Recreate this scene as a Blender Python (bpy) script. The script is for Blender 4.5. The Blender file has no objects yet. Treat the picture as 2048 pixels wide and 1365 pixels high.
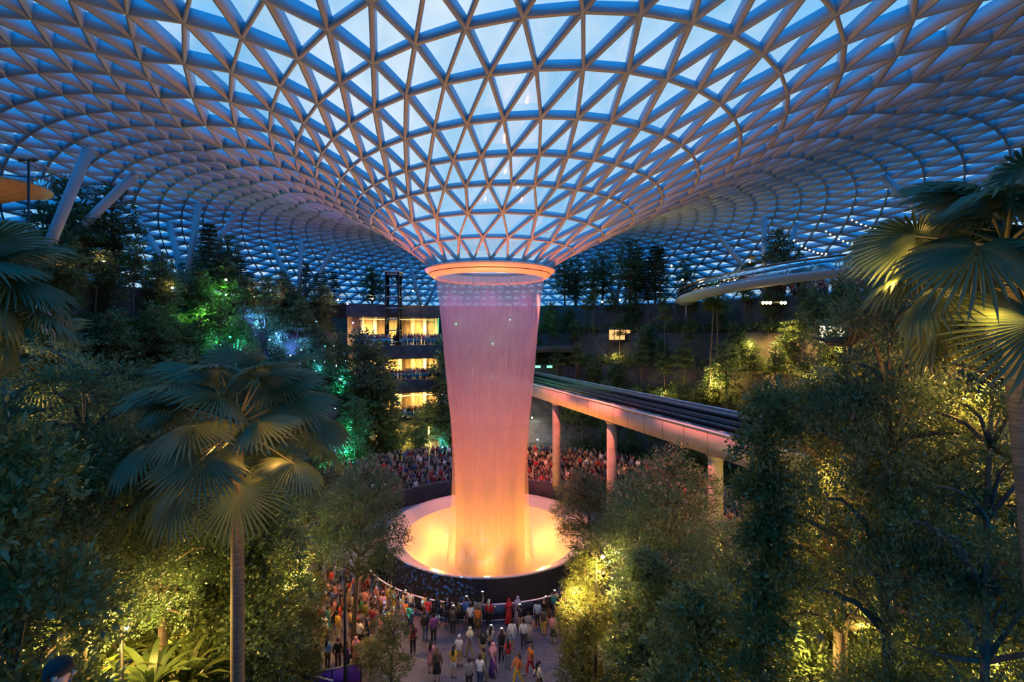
import bpy, math, random
import numpy as np
from mathutils import Vector, Matrix

RND = random.Random(7)
NPR = np.random.default_rng(7)
SC = bpy.context.scene
COL = SC.collection
PI = math.pi
VX, VY = -1.85, 40.0            # axis of the waterfall
CZ, FPX, HY = 18.1, 943.0, 670.0  # eye height, focal length in pixels, horizon row


def at(px, py, Y):
    return ((px - 1024) / FPX * Y, Y, CZ + (HY - py) / FPX * Y)


def proj(x, y, z):
    return (1024 + x / y * FPX, HY - (z - CZ) / y * FPX)


# ------------------------------------------------------------------ materials
def newmat(name):
    m = bpy.data.materials.new(name)
    m.use_nodes = True
    nt = m.node_tree
    nt.nodes.clear()
    out = nt.nodes.new('ShaderNodeOutputMaterial')
    return m, nt, out


def N(nt, t, **kw):
    n = nt.nodes.new(t)
    for k, v in kw.items():
        if k in n.inputs:
            n.inputs[k].default_value = v
        else:
            setattr(n, k, v)
    return n


def pmat(name, col, rough=.6, metal=0., noise=0., scale=8., emit=None, estr=0., objcol=False, stretch=None, bump=0.):
    m, nt, out = newmat(name)
    b = N(nt, 'ShaderNodeBsdfPrincipled')
    b.inputs['Roughness'].default_value = rough
    b.inputs['Metallic'].default_value = metal
    b.inputs['Base Color'].default_value = (*col, 1)
    L = nt.links.new
    src = None
    if objcol:
        oi = N(nt, 'ShaderNodeObjectInfo')
        src = oi.outputs['Color']
    if noise > 0:
        tc = N(nt, 'ShaderNodeTexCoord')
        mp = N(nt, 'ShaderNodeMapping')
        if stretch:
            mp.inputs['Scale'].default_value = stretch
        tx = N(nt, 'ShaderNodeTexNoise')
        tx.inputs['Scale'].default_value = scale
        tx.inputs['Detail'].default_value = 4
        L(tc.outputs['Object'], mp.inputs['Vector'])
        L(mp.outputs[0], tx.inputs['Vector'])
        mx = N(nt, 'ShaderNodeMix', data_type='RGBA', blend_type='MULTIPLY')
        mx.inputs[0].default_value = 1
        rp = N(nt, 'ShaderNodeMapRange')
        rp.inputs['From Min'].default_value = .3
        rp.inputs['From Max'].default_value = .7
        rp.inputs['To Min'].default_value = 1 - noise
        rp.inputs['To Max'].default_value = 1 + noise * .5
        L(tx.outputs['Fac'], rp.inputs['Value'])
        if src is None:
            mx.inputs[6].default_value = (*col, 1)
        else:
            L(src, mx.inputs[6])
        L(rp.outputs[0], mx.inputs[7])
        src = mx.outputs[2]
        if bump > 0:
            bp = N(nt, 'ShaderNodeBump')
            bp.inputs['Strength'].default_value = bump
            L(tx.outputs['Fac'], bp.inputs['Height'])
            L(bp.outputs[0], b.inputs['Normal'])
    if src is not None:
        L(src, b.inputs['Base Color'])
    if emit:
        b.inputs['Emission Color'].default_value = (*emit, 1)
        b.inputs['Emission Strength'].default_value = estr
    L(b.outputs[0], out.inputs[0])
    return m


def leafmat(name, c1, c2, trans=.35, rough=.45):
    m, nt, out = newmat(name)
    L = nt.links.new
    g = N(nt, 'ShaderNodeNewGeometry')
    oi = N(nt, 'ShaderNodeObjectInfo')
    ad = N(nt, 'ShaderNodeMath', operation='ADD')
    L(g.outputs['Random Per Island'], ad.inputs[0])
    L(oi.outputs['Random'], ad.inputs[1])
    hf = N(nt, 'ShaderNodeMath', operation='MULTIPLY')
    hf.inputs[1].default_value = .5
    L(ad.outputs[0], hf.inputs[0])
    mx = N(nt, 'ShaderNodeMix', data_type='RGBA')
    mx.inputs[6].default_value = (*c1, 1)
    mx.inputs[7].default_value = (*c2, 1)
    L(hf.outputs[0], mx.inputs[0])
    b = N(nt, 'ShaderNodeBsdfPrincipled')
    b.inputs['Roughness'].default_value = rough
    b.inputs['Specular IOR Level'].default_value = .7
    L(mx.outputs[2], b.inputs['Base Color'])
    t = N(nt, 'ShaderNodeBsdfTranslucent')
    L(mx.outputs[2], t.inputs['Color'])
    s = N(nt, 'ShaderNodeMixShader')
    s.inputs[0].default_value = trans
    L(b.outputs[0], s.inputs[1])
    L(t.outputs[0], s.inputs[2])
    L(s.outputs[0], out.inputs[0])
    return m


def emat(name, col, s):
    m, nt, out = newmat(name)
    e = N(nt, 'ShaderNodeEmission')
    e.inputs[0].default_value = (*col, 1)
    e.inputs[1].default_value = s
    nt.links.new(e.outputs[0], out.inputs[0])
    return m


def glassmat(name, tint=(.93, .97, .98), ior=1.5, coat=0.0):
    m, nt, out = newmat(name)
    L = nt.links.new
    t = N(nt, 'ShaderNodeBsdfTransparent')
    t.inputs[0].default_value = (*tint, 1)
    g = N(nt, 'ShaderNodeBsdfGlossy')
    g.inputs['Roughness'].default_value = .02
    f = N(nt, 'ShaderNodeFresnel')
    f.inputs[0].default_value = ior
    mu = N(nt, 'ShaderNodeMath', operation='ADD', use_clamp=True)
    mu.inputs[1].default_value = coat
    L(f.outputs[0], mu.inputs[0])
    s = N(nt, 'ShaderNodeMixShader')
    L(mu.outputs[0], s.inputs[0])
    L(t.outputs[0], s.inputs[1])
    L(g.outputs[0], s.inputs[2])
    L(s.outputs[0], out.inputs[0])
    return m


M = {}
M['steel'] = pmat('painted_steel', (.30, .38, .45), .5)
M['glass'] = glassmat('roof_glass', (.95, .98, 1), 1.45, .15)
M['rail_glass'] = glassmat('rail_glass', (.85, .93, .95), 1.5)
M['ring'] = pmat('ring_cladding', (.75, .62, .50), .35, .0)
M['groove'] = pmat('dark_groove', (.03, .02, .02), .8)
M['bowl'] = pmat('bowl_acrylic', (.45, .42, .40), .3)
M['bowl_out'] = pmat('bowl_dark_metal', (.06, .062, .075), .4, .2)
M['dark'] = pmat('dark_metal', (.025, .025, .028), .45, .5)
M['deck'] = pmat('track_dark', (.035, .035, .04), .55, 0, .4, 2)
M['rail'] = pmat('track_rail', (.28, .28, .30), .35, .8)
M['fascia'] = pmat('fascia_panel', (.40, .33, .30), .6)
M['seam'] = pmat('panel_seam', (.12, .09, .08), .7)
M['concrete'] = pmat('concrete', (.34, .32, .29), .8, 0, .3, 1.5)
M['darkwall'] = pmat('dark_terrace_wall', (.060, .052, .046), .85, 0, .5, 1.2, bump=.3)
M['cream'] = pmat('cream_soffit', (.72, .60, .40), .7)
M['pave'] = None
M['skin'] = pmat('skin', (.46, .27, .18), .55)
M['cloth'] = pmat('clothing', (.5, .5, .5), .8, objcol=True)
M['dcloth'] = pmat('dark_clothing', (.025, .025, .032), .8)
M['hair'] = pmat('hair', (.012, .009, .008), .45)
M['bark'] = pmat('bark', (.10, .075, .055), .85, 0, .5, 6, stretch=(1, 1, .3), bump=.4)
M['palmbark'] = pmat('palm_bark', (.15, .115, .085), .85, 0, .55, 9, stretch=(.4, .4, 3), bump=.5)
M['leaf_dark'] = leafmat('leaf_dark', (0.043, 0.088, 0.043), (0.108, 0.167, 0.059))
M['leaf_mid'] = leafmat('leaf_mid', (0.056, 0.098, 0.031), (0.119, 0.161, 0.049))
M['leaf_bright'] = leafmat('leaf_bright', (.075, .110, .025), (.14, .15, .04), .45)
M['leaf_palm'] = leafmat('leaf_palm', (0.070, 0.112, 0.042), (0.133, 0.154, 0.056), .35, .4)
M['leaf_conifer'] = leafmat('leaf_conifer', (0.022, 0.050, 0.034), (0.049, 0.084, 0.042), .2)
M['ground'] = pmat('planted_soil', (.035, .035, .022), .9, 0, .5, 3)
M['phone'] = pmat('phone', (.02, .02, .02), .3)
M['screen'] = emat('phone_screen', (.85, .93, 1.0), 2.0)


# ------------------------------------------------------------------ mesh helpers
def mk(name, V, F, mats, parent=None, smooth=False, mi=None, link=True):
    """one mesh object; F: (n,k) array or a list of such arrays"""
    V = np.asarray(V, dtype=np.float32).reshape(-1, 3)
    Fs = F if isinstance(F, list) else [F]
    Fs = [np.asarray(f, dtype=np.int32) for f in Fs if len(f)]
    me = bpy.data.meshes.new(name)
    me.vertices.add(len(V))
    me.vertices.foreach_set('co', V.ravel())
    loops = np.concatenate([f.ravel() for f in Fs])
    tot = np.concatenate([np.full(len(f), f.shape[1], dtype=np.int32) for f in Fs])
    start = np.concatenate([[0], np.cumsum(tot)[:-1]]).astype(np.int32)
    me.loops.add(len(loops))
    me.loops.foreach_set('vertex_index', loops)
    me.polygons.add(len(tot))
    me.polygons.foreach_set('loop_start', start)
    if not isinstance(mats, (list, tuple)):
        mats = [mats]
    for m in mats:
        me.materials.append(m)
    if mi is not None:
        me.polygons.foreach_set('material_index', np.asarray(mi, dtype=np.int32))
    me.update(calc_edges=True)
    if smooth:
        me.polygons.foreach_set('use_smooth', np.ones(len(tot), dtype=bool))
    me.validate()
    o = bpy.data.objects.new(name, me)
    if link:
        COL.objects.link(o)
    if parent is not None:
        o.parent = parent
    return o


class MB:
    """collects pieces with material indices into ONE mesh"""
    def __init__(self):
        self.v, self.f, self.m, self.n = [], [], [], 0

    def add(self, V, F, mi=0):
        V = np.asarray(V, dtype=np.float32).reshape(-1, 3)
        for f in (F if isinstance(F, list) and np.ndim(F[0]) == 2 else [F]):
            f = np.asarray(f, dtype=np.int32)
            if len(f):
                self.f.append(f + self.n)
                self.m.append(np.full(len(f), mi, dtype=np.int32))
        self.v.append(V)
        self.n += len(V)
        return self

    def box(self, c, s, rz=0, mi=0):
        c = np.array(c, float)
        h = np.array(s, float) / 2
        V = np.array([[x, y, z] for z in (-1, 1) for y in (-1, 1) for x in (-1, 1)], float) * h
        if rz:
            ca, sa = math.cos(rz), math.sin(rz)
            V = np.c_[V[:, 0] * ca - V[:, 1] * sa, V[:, 0] * sa + V[:, 1] * ca, V[:, 2]]
        return self.add(V + c, [[0, 2, 3, 1], [4, 5, 7, 6], [0, 1, 5, 4], [2, 6, 7, 3], [0, 4, 6, 2], [1, 3, 7, 5]], mi)

    def tube(self, pts, rad, n=8, mi=0, caps=True):
        V, F = tube(pts, rad, n, caps)
        return self.add(V, F, mi)

    def lathe(self, prof, n=64, c=(0, 0), mi=0, a0=0, a1=2 * PI):
        V, F = lathe(prof, n, c, a0, a1)
        return self.add(V, F, mi)

    def sphere(self, c, r, n=10, m=7, mi=0):
        if not hasattr(r, '__len__'):
            r = (r, r, r)
        pr = [(math.sin(PI * i / m), -math.cos(PI * i / m)) for i in range(m + 1)]
        V, F = lathe(pr, n)
        return self.add(V * np.array(r) + np.array(c), F, mi)

    def build(self, name, mats, parent=None, smooth=False):
        return mk(name, np.concatenate(self.v), self.f, mats, parent, smooth, np.concatenate(self.m))


def tube(pts, rad, n=8, caps=True):
    P = np.asarray(pts, float)
    k = len(P)
    R = np.full(k, rad) if np.isscalar(rad) else np.asarray(rad, float)
    T = np.gradient(P, axis=0) if k > 2 else np.repeat(P[1:] - P[:1], 2, 0)
    T /= np.maximum(1e-9, np.linalg.norm(T, axis=1))[:, None]
    ref = np.array([0, 0, 1.]) if abs(T[:, 2]).mean() < .9 else np.array([1., 0, 0])
    U = np.cross(T, ref)
    U /= np.linalg.norm(U, axis=1)[:, None]
    W = np.cross(T, U)
    a = np.arange(n) * 2 * PI / n
    V = P[:, None] + R[:, None, None] * (np.cos(a)[None, :, None] * U[:, None] + np.sin(a)[None, :, None] * W[:, None])
    V = V.reshape(-1, 3)
    i = np.arange(k - 1)[:, None] * n
    j = np.arange(n)[None]
    j2 = (j + 1) % n
    F = [np.stack([i + j, i + n + j, i + n + j2, i + j2], -1).reshape(-1, 4)]
    if caps:
        F += [np.arange(n)[None], (np.arange(n)[::-1] + (k - 1) * n)[None]]
    return V, F


def lathe(prof, n=64, c=(0, 0), a0=0, a1=2 * PI):
    P = np.asarray(prof, float)
    full = abs(a1 - a0 - 2 * PI) < 1e-6
    m = n if full else n + 1
    a = a0 + np.arange(m) * (a1 - a0) / n
    V = np.stack([c[0] + P[:, None, 0] * np.cos(a), c[1] + P[:, None, 0] * np.sin(a), np.repeat(P[:, 1:2], m, 1)], -1).reshape(-1, 3)
    i = np.arange(len(P) - 1)[:, None] * m
    j = np.arange(n)[None]
    j2 = (j + 1) % m
    return V, [np.stack([i + j, i + j2, i + m + j2, i + m + j], -1).reshape(-1, 4)]


def empty(name, loc=(0, 0, 0), rz=0, sc=1):
    o = bpy.data.objects.new(name, None)
    o.empty_display_size = .2
    COL.objects.link(o)
    o.location = loc
    o.rotation_euler = (0, 0, rz)
    o.scale = (sc, sc, sc) if not hasattr(sc, '__len__') else sc
    return o


def tag(o, label, cat, group=None, kind=None):
    if label:
        o['label'] = label
    if cat:
        o['category'] = cat
    if group:
        o['group'] = group
    if kind:
        o['kind'] = kind
    return o


def struct(o, label=None):
    o['kind'] = 'structure'
    if label:
        o['label'] = label
    return o


def dup(root, loc, rz=0, sc=1):
    r = root.copy()
    COL.objects.link(r)
    r.location = loc
    r.rotation_euler = (0, 0, rz)
    r.scale = (sc, sc, sc) if not hasattr(sc, '__len__') else sc
    for ch in root.children:
        c = ch.copy()
        COL.objects.link(c)
        c.parent = r
        for g in ch.children:
            d = g.copy()
            COL.objects.link(d)
            d.parent = c
    return r


def lamp(name, loc, col, power, r=.12, spot=None, aim=None, blend=.6):
    li = bpy.data.lights.new(name, 'SPOT' if spot else 'POINT')
    li.color = col
    li.energy = power
    li.shadow_soft_size = r
    o = bpy.data.objects.new(name, li)
    COL.objects.link(o)
    o.location = loc
    if spot:
        li.spot_size = math.radians(spot)
        li.spot_blend = blend
        d = Vector(aim) - Vector(loc)
        o.rotation_euler = d.to_track_quat('-Z', 'Y').to_euler()
    return o


# ------------------------------------------------------------------ camera, world, view
cam = bpy.data.cameras.new('camera')
cam.sensor_width = 36
cam.lens = 36 * FPX / 2048
cam.shift_y = -(682.5 - HY) / 2048
cam.clip_end = 1000
co = bpy.data.objects.new('camera', cam)
COL.objects.link(co)
co.location = (0, 0, CZ)
co.rotation_euler = (PI / 2, 0, 0)
SC.camera = co
SC.view_settings.view_transform = 'Standard'
SC.view_settings.look = 'None'
SC.view_settings.gamma = 1
SC.view_settings.exposure = 0
SC.view_settings.use_curve_mapping = False
cy = SC.cycles
cy.max_bounces = 4
cy.diffuse_bounces = 2
cy.glossy_bounces = 2
cy.transmission_bounces = 2
cy.transparent_max_bounces = 10
cy.caustics_reflective = False
cy.caustics_refractive = False
cy.sample_clamp_indirect = 4
cy.use_denoising = True
cy.use_adaptive_sampling = True
cy.adaptive_threshold = .05
cy.adaptive_min_samples = 16
cy.time_limit = 820
cy.use_light_tree = True

w = bpy.data.worlds.new('dusk_sky')
SC.world = w
w.use_nodes = True
nt = w.node_tree
nt.nodes.clear()
L = nt.links.new
out = N(nt, 'ShaderNodeOutputWorld')
bg = N(nt, 'ShaderNodeBackground')
tc = N(nt, 'ShaderNodeTexCoord')
sep = N(nt, 'ShaderNodeSeparateXYZ')
L(tc.outputs['Generated'], sep.inputs[0])
# bright western half of the sky (towards +Y), deeper blue behind
mr = N(nt, 'ShaderNodeMapRange')
mr.inputs['From Min'].default_value = .0
mr.inputs['From Max'].default_value = .75
L(sep.outputs['Y'], mr.inputs['Value'])
mx = N(nt, 'ShaderNodeMix', data_type='RGBA')
mx.inputs[6].default_value = (.02, .92, 2.6, 1)
mx.inputs[7].default_value = (.32, .71, 1.08, 1)
L(mr.outputs[0], mx.inputs[0])
# clouds
nz = N(nt, 'ShaderNodeTexNoise')
nz.inputs['Scale'].default_value = 2.3
nz.inputs['Detail'].default_value = 6
nz.inputs['Roughness'].default_value = .55
L(tc.outputs['Generated'], nz.inputs['Vector'])
mc = N(nt, 'ShaderNodeMapRange')
mc.inputs['From Min'].default_value = .44
mc.inputs['From Max'].default_value = .66
L(nz.outputs['Fac'], mc.inputs['Value'])
mm = N(nt, 'ShaderNodeMath', operation='MULTIPLY')
L(mc.outputs[0], mm.inputs[0])
L(mr.outputs[0], mm.inputs[1])
mx2 = N(nt, 'ShaderNodeMix', data_type='RGBA')
mx2.inputs[7].default_value = (.96, 1.1, 1.22, 1)
L(mm.outputs[0], mx2.inputs[0])
L(mx.outputs[2], mx2.inputs[6])
L(mx2.outputs[2], bg.inputs[0])
bg.inputs[1].default_value = 1.0
L(bg.outputs[0], out.inputs[0])

# ------------------------------------------------------------------ roof: triangulated grid shell
TH = math.radians(18.0)
RINGS = [  # cx, cy, a, b, z
    (-1.85, 40.0, 4.95, 4.95, 23.62), (-1.6, 40.3, 7.1, 6.85, 24.93), (-1.3, 40.6, 9.6, 8.9, 26.1),
    (-1.0, 41.0, 12.25, 10.87, 27.26), (-.85, 42.3, 15.7, 12.6, 28.32), (-.6, 43.1, 19.0, 14.5, 29.35),
    (-.4, 43.4, 22.2, 16.3, 30.33), (-.1, 43.5, 24.9, 18.0, 31.22), (0, 43.5, 27.7, 19.7, 32.0)]
ZS = [32.65, 33.2, 33.65, 34.0, 34.25, 34.4, 34.45, 34.4, 34.25, 34.0, 33.65, 33.2, 32.6, 31.9, 31.1, 30.2, 29.1, 27.9, 26.5, 24.9, 23.1, 21.0]
for i, z in enumerate(ZS):
    RINGS.append((0, 43.5, 27.7 + 2.8 * (i + 1), 19.7 + 2.15 * (i + 1), z))
D48, D96 = 3, 11


def ring_nodes(k):
    cx, cy_, a, b, z = RINGS[k]
    if k < D48:
        n, off = 24, .5 * (k % 2)
    elif k < D96:
        n, off = 48, .5 * ((k - D48) % 2) + (1.0 if (D48 - 1) % 2 else 0)
    else:
        n, off = 96, .5 * ((k - D96) % 2) + (1.0 if (D96 - 1 - D48) % 2 else 0)
    return n, off


def ring_pt(k, ang):
    cx, cy_, a, b, z = RINGS[k]
    # major axis u points from the axis towards the camera side, turned TH to +X
    ux, uy = math.sin(TH), -math.cos(TH)
    vx, vy = math.cos(TH), math.sin(TH)
    ca, sa = np.cos(ang), np.sin(ang)
    return np.stack([cx + a * ca * ux + b * sa * vx, cy_ + a * ca * uy + b * sa * vy, np.full_like(ca, z)], -1)


K = len(RINGS)
nodes, norms, cnt = [], [], []
for k in range(K):
    n, off = ring_nodes(k)
    ang = (np.arange(n) + off) * 2 * PI / n
    P = ring_pt(k, ang)
    k0, k1 = max(0, k - 1), min(K - 1, k + 1)
    dr = ring_pt(k1, ang) - ring_pt(k0, ang)
    dt = ring_pt(k, ang + .01) - ring_pt(k, ang - .01)
    nn = np.cross(dr, dt)
    nn *= np.sign(nn[:, 2:3] + 1e-6)
    nn /= np.linalg.norm(nn, axis=1)[:, None]
    nodes.append(P)
    norms.append(nn)
    cnt.append(n)
base = np.concatenate([[0], np.cumsum(cnt)])
NP_, NN_ = np.concatenate(nodes), np.concatenate(norms)
edges, tris = [], []
for k in range(K):
    n = cnt[k]
    j = np.arange(n)
    edges.append(np.c_[base[k] + j, base[k] + (j + 1) % n])
    if k + 1 < K:
        n2 = cnt[k + 1]
        _, o1 = ring_nodes(k)
        _, o2 = ring_nodes(k + 1)
        if n2 == n:
            if o2 > o1 + .01 or (o1 > o2 + .6):
                d = int(round(o1 + .5 - o2))
            else:
                d = 0
            # up-right and up-left nodes of node j sit at angle index j+o1 +-.5
            ur = np.round(j + o1 + .5 - o2).astype(int) % n
            ul = np.round(j + o1 - .5 - o2).astype(int) % n
            edges.append(np.c_[base[k] + j, base[k + 1] + ur])
            edges.append(np.c_[base[k] + j, base[k + 1] + ul])
            tris.append(np.c_[base[k] + j, base[k + 1] + ur, base[k + 1] + ul])
            tris.append(np.c_[base[k] + j, base[k] + (j + 1) % n, base[k + 1] + ur])
        else:
            m0 = np.round(2 * (j + o1) - o2).astype(int)
            u0, up, um = m0 % n2, (m0 + 1) % n2, (m0 - 1) % n2
            for u in (u0, up, um):
                edges.append(np.c_[base[k] + j, base[k + 1] + u])
            tris.append(np.c_[base[k] + j, base[k + 1] + u0, base[k + 1] + um])
            tris.append(np.c_[base[k] + j, base[k + 1] + up, base[k + 1] + u0])
            tris.append(np.c_[base[k] + j, base[k] + (j + 1) % n, base[k + 1] + up])
E_ = np.concatenate(edges)
T_ = np.concatenate(tris)
ringof = np.repeat(np.arange(K), cnt)
dep = np.interp(np.arange(K), [0, 3, 7, 10, 30], [.32, .44, .58, .85, .85])[ringof]
wid = np.interp(np.arange(K), [0, 3, 8, 14, 30], [.11, .14, .18, .14, .14])[ringof]
p0, p1, n0, n1 = NP_[E_[:, 0]], NP_[E_[:, 1]], NN_[E_[:, 0]], NN_[E_[:, 1]]
d0, d1 = dep[E_[:, 0]][:, None], dep[E_[:, 1]][:, None]
w0, w1 = wid[E_[:, 0]][:, None] / 2, wid[E_[:, 1]][:, None] / 2
dirs = p1 - p0
dirs /= np.linalg.norm(dirs, axis=1)[:, None]
s0 = np.cross(dirs, n0)
s0 /= np.linalg.norm(s0, axis=1)[:, None]
s1 = np.cross(dirs, n1)
s1 /= np.linalg.norm(s1, axis=1)[:, None]
VB = np.stack([p0 - s0 * w0, p0 + s0 * w0, p0 + s0 * w0 + n0 * d0, p0 - s0 * w0 + n0 * d0,
               p1 - s1 * w1, p1 + s1 * w1, p1 + s1 * w1 + n1 * d1, p1 - s1 * w1 + n1 * d1], 1).reshape(-1, 3)
q = np.array([[0, 1, 5, 4], [1, 2, 6, 5], [2, 3, 7, 6], [3, 0, 4, 7]])
FB = (np.arange(len(E_))[:, None, None] * 8 + q[None]).reshape(-1, 4)
roof = struct(empty('ceiling'), 'blue triangulated steel and glass shell flowing down into a funnel above the waterfall')
mk('roof_lattice', VB, FB, M['steel'], roof)
GV = NP_ + NN_ * (dep[:, None] + .02)
mk('roof_glazing', GV, T_, M['glass'], roof)

# ------------------------------------------------------------------ oculus ring
oc = empty('oculus_ring', (VX, VY, 0))
tag(oc, 'round orange lit ring at the funnel mouth that the water falls from', 'ring')
b = MB()
b.lathe([(4.9, 23.62), (5.3, 23.6), (5.5, 23.5), (5.46, 23.4), (5.15, 23.16)], 96)
b.build('upper_cladding', M['ring'], oc, True)
MB().lathe([(5.15, 23.16), (5.08, 23.14), (5.06, 23.10), (5.12, 23.10)], 96).build('groove', M['groove'], oc, True)
MB().lathe([(5.12, 23.10), (4.9, 22.93), (4.66, 22.80), (4.55, 22.80), (4.5, 23.0), (4.5, 23.6)], 96).build('lower_cladding', M['ring'], oc, True)

# ------------------------------------------------------------------ waterfall
def watermat(name, a_top, a_bot, streak):
    m, nt, out = newmat(name)
    L = nt.links.new
    tc = N(nt, 'ShaderNodeTexCoord')
    sp = N(nt, 'ShaderNodeSeparateXYZ')
    L(tc.outputs['Object'], sp.inputs[0])
    at_ = N(nt, 'ShaderNodeMath', operation='ARCTAN2')
    L(sp.outputs['Y'], at_.inputs[0])
    L(sp.outputs['X'], at_.inputs[1])
    cb = N(nt, 'ShaderNodeCombineXYZ')
    L(at_.outputs[0], cb.inputs[0])
    zs = N(nt, 'ShaderNodeMath', operation='MULTIPLY')
    zs.inputs[1].default_value = .012
    L(sp.outputs['Z'], zs.inputs[0])
    L(zs.outputs[0], cb.inputs[1])
    nz = N(nt, 'ShaderNodeTexNoise')
    nz.inputs['Scale'].default_value = 14
    nz.inputs['Detail'].default_value = 5
    nz.inputs['Roughness'].default_value = .75
    L(cb.outputs[0], nz.inputs['Vector'])
    st = N(nt, 'ShaderNodeMapRange')
    st.inputs['From Min'].default_value = .35
    st.inputs['From Max'].default_value = .68
    st.inputs['To Min'].default_value = 1 - streak
    st.inputs['To Max'].default_value = 1 + streak
    L(nz.outputs['Fac'], st.inputs['Value'])
    al = N(nt, 'ShaderNodeMapRange')
    al.inputs['From Min'].default_value = 22.8
    al.inputs['From Max'].default_value = 2
    al.inputs['To Min'].default_value = a_top
    al.inputs['To Max'].default_value = a_bot
    L(sp.outputs['Z'], al.inputs['Value'])
    mu = N(nt, 'ShaderNodeMath', operation='MULTIPLY', use_clamp=True)
    L(al.outputs[0], mu.inputs[0])
    L(st.outputs[0], mu.inputs[1])
    d = N(nt, 'ShaderNodeBsdfDiffuse')
    d.inputs[0].default_value = (.45, .45, .45, 1)
    t = N(nt, 'ShaderNodeBsdfTranslucent')
    t.inputs[0].default_value = (.45, .45, .45, 1)
    s1 = N(nt, 'ShaderNodeMixShader')
    s1.inputs[0].default_value = .5
    L(d.outputs[0], s1.inputs[1])
    L(t.outputs[0], s1.inputs[2])
    tr = N(nt, 'ShaderNodeBsdfTransparent')
    s2 = N(nt, 'ShaderNodeMixShader')
    L(mu.outputs[0], s2.inputs[0])
    L(tr.outputs[0], s2.inputs[1])
    L(s1.outputs[0], s2.inputs[2])
    L(s2.outputs[0], out.inputs[0])
    return m


WP = [(4.55, 22.78), (4.5, 22.4), (4.36, 21.4), (4.2, 20), (4.0, 18), (3.8, 15.6), (3.55, 13), (3.3, 10.8), (3.1, 8.6), (2.98, 6.5), (2.92, 4), (2.9, 1.5), (2.95, -1.2)]
wf = empty('waterfall', (VX, VY, 0))
tag(wf, 'tall round curtain of falling water glowing pink above and orange below', 'waterfall')
MB().lathe(WP, 128).build('water_curtain', watermat('falling_water', .42, .84, .40), wf, True)
MB().lathe([(r - .35 - .02 * (22 - z), z) for r, z in WP], 96).build('inner_spray', watermat('inner_spray', .10, .6, .4), wf, True)
MB().lathe([(r + .02 + .75 * ((12 - z) / 13.5) ** 1.5, z) for r, z in WP[7:]], 96).build('outer_mist', watermat('outer_mist', .0, .34, .1), wf, True)

# ------------------------------------------------------------------ bowl
bw = empty('waterfall_bowl', (VX, VY, 0))
tag(bw, 'huge round glowing orange bowl catching the waterfall, dark outside', 'bowl')
MB().lathe([(8.5, -1.2), (8.55, 1.6), (8.64, 1.82)], 128).build('outer_wall', M['bowl_out'], bw, True)
MB().lathe([(8.64, 1.82), (8.66, 1.9), (8.58, 1.93), (8.3, 1.78), (7.5, 1.42), (7.2, 1.30)], 128).build('rim_band', M['bowl'], bw, True)
MB().lathe([(7.2, 1.30), (7.1, 1.1), (6.7, .5), (6.0, -.3), (5.0, -1.2), (3.6, -2.0), (.0, -2.4)], 128).build('inner_funnel', M['bowl'], bw, True)

# ------------------------------------------------------------------ valley: stepped hillside round the waterfall
def sector(x, y):
    """scale of the terraces in this direction: the valley is wider on the camera side"""
    t = math.degrees(math.atan2(x - VX, y - VY))     # 0 = straight behind the waterfall, +90 = right
    return float(np.interp(t, [-180, -140, -110, -90, -45, -40, -37.5, -14.5, -12, 0, 45, 90, 110, 140, 180],
                           [1.24, 1.2, 1.02, .92, .98, .98, 1.36, 1.36, .97, .97, 1.02, 1.06, 1.1, 1.2, 1.24]))


PROFILE = [(22.0, -.4), (23.4, -.3), (23.5, 2.2), (27.0, 3.0), (27.15, 5.6), (30.4, 6.3), (30.55, 9.6), (33.4, 10.3), (33.55, 13.4),
           (36.6, 14.2), (36.75, 18.3), (39.6, 18.9), (39.75, 22.9), (52, 23.0), (78, 23.0)]
NEARP = [(22.0, -.4), (23.4, -.3), (23.5, 1.2), (27.0, 1.8), (27.15, 3.2), (30.4, 3.8), (30.55, 5.6), (33.4, 6.0), (33.55, 7.4),
         (36.6, 8.0), (36.75, 9.0), (39.6, 9.4), (39.75, 10.5), (52, 10.6), (78, 10.6)]


def near_mix(x, y):
    t = abs(math.degrees(math.atan2(x - VX, y - VY)))
    return float(np.interp(t, [0, 112, 132, 180], [0, 0, 1, 1]))


def hill_z(x, y):
    rho = math.hypot(x - VX, y - VY) / sector(x, y)
    m = near_mix(x, y)
    P, Q = np.array(PROFILE), np.array(NEARP)
    z = (1 - m) * np.interp(rho, P[:, 0], P[:, 1]) + m * np.interp(rho, Q[:, 0], Q[:, 1])
    return max(0.0, float(z))


na = 180
V = []
for a in range(na):
    t = a * 2 * PI / na
    dx, dy = math.sin(t), math.cos(t)
    s = sector(VX + dx * 30, VY + dy * 30)
    m = near_mix(VX + dx * 30, VY + dy * 30)
    for (r, z), (r2, z2) in zip(PROFILE, NEARP):
        wob = .25 * math.sin(7 * t + r) if 23.4 < r < 39 else 0
        V.append((VX + dx * (r * s + wob), VY + dy * (r * s + wob), (1 - m) * z + m * z2))
n_p = len(PROFILE)
F, MI = [], []
for a in range(na):
    for i in range(n_p - 1):
        F.append((a * n_p + i, ((a + 1) % na) * n_p + i, ((a + 1) % na) * n_p + i + 1, a * n_p + i + 1))
        MI.append(1 if PROFILE[i + 1][0] - PROFILE[i][0] < .3 else 0)
struct(mk('ground_hillside', V, np.array(F), [M['ground'], M['darkwall']], None, False, MI),
       'stepped planted hillside of dark terrace walls rising round the plaza')

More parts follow.
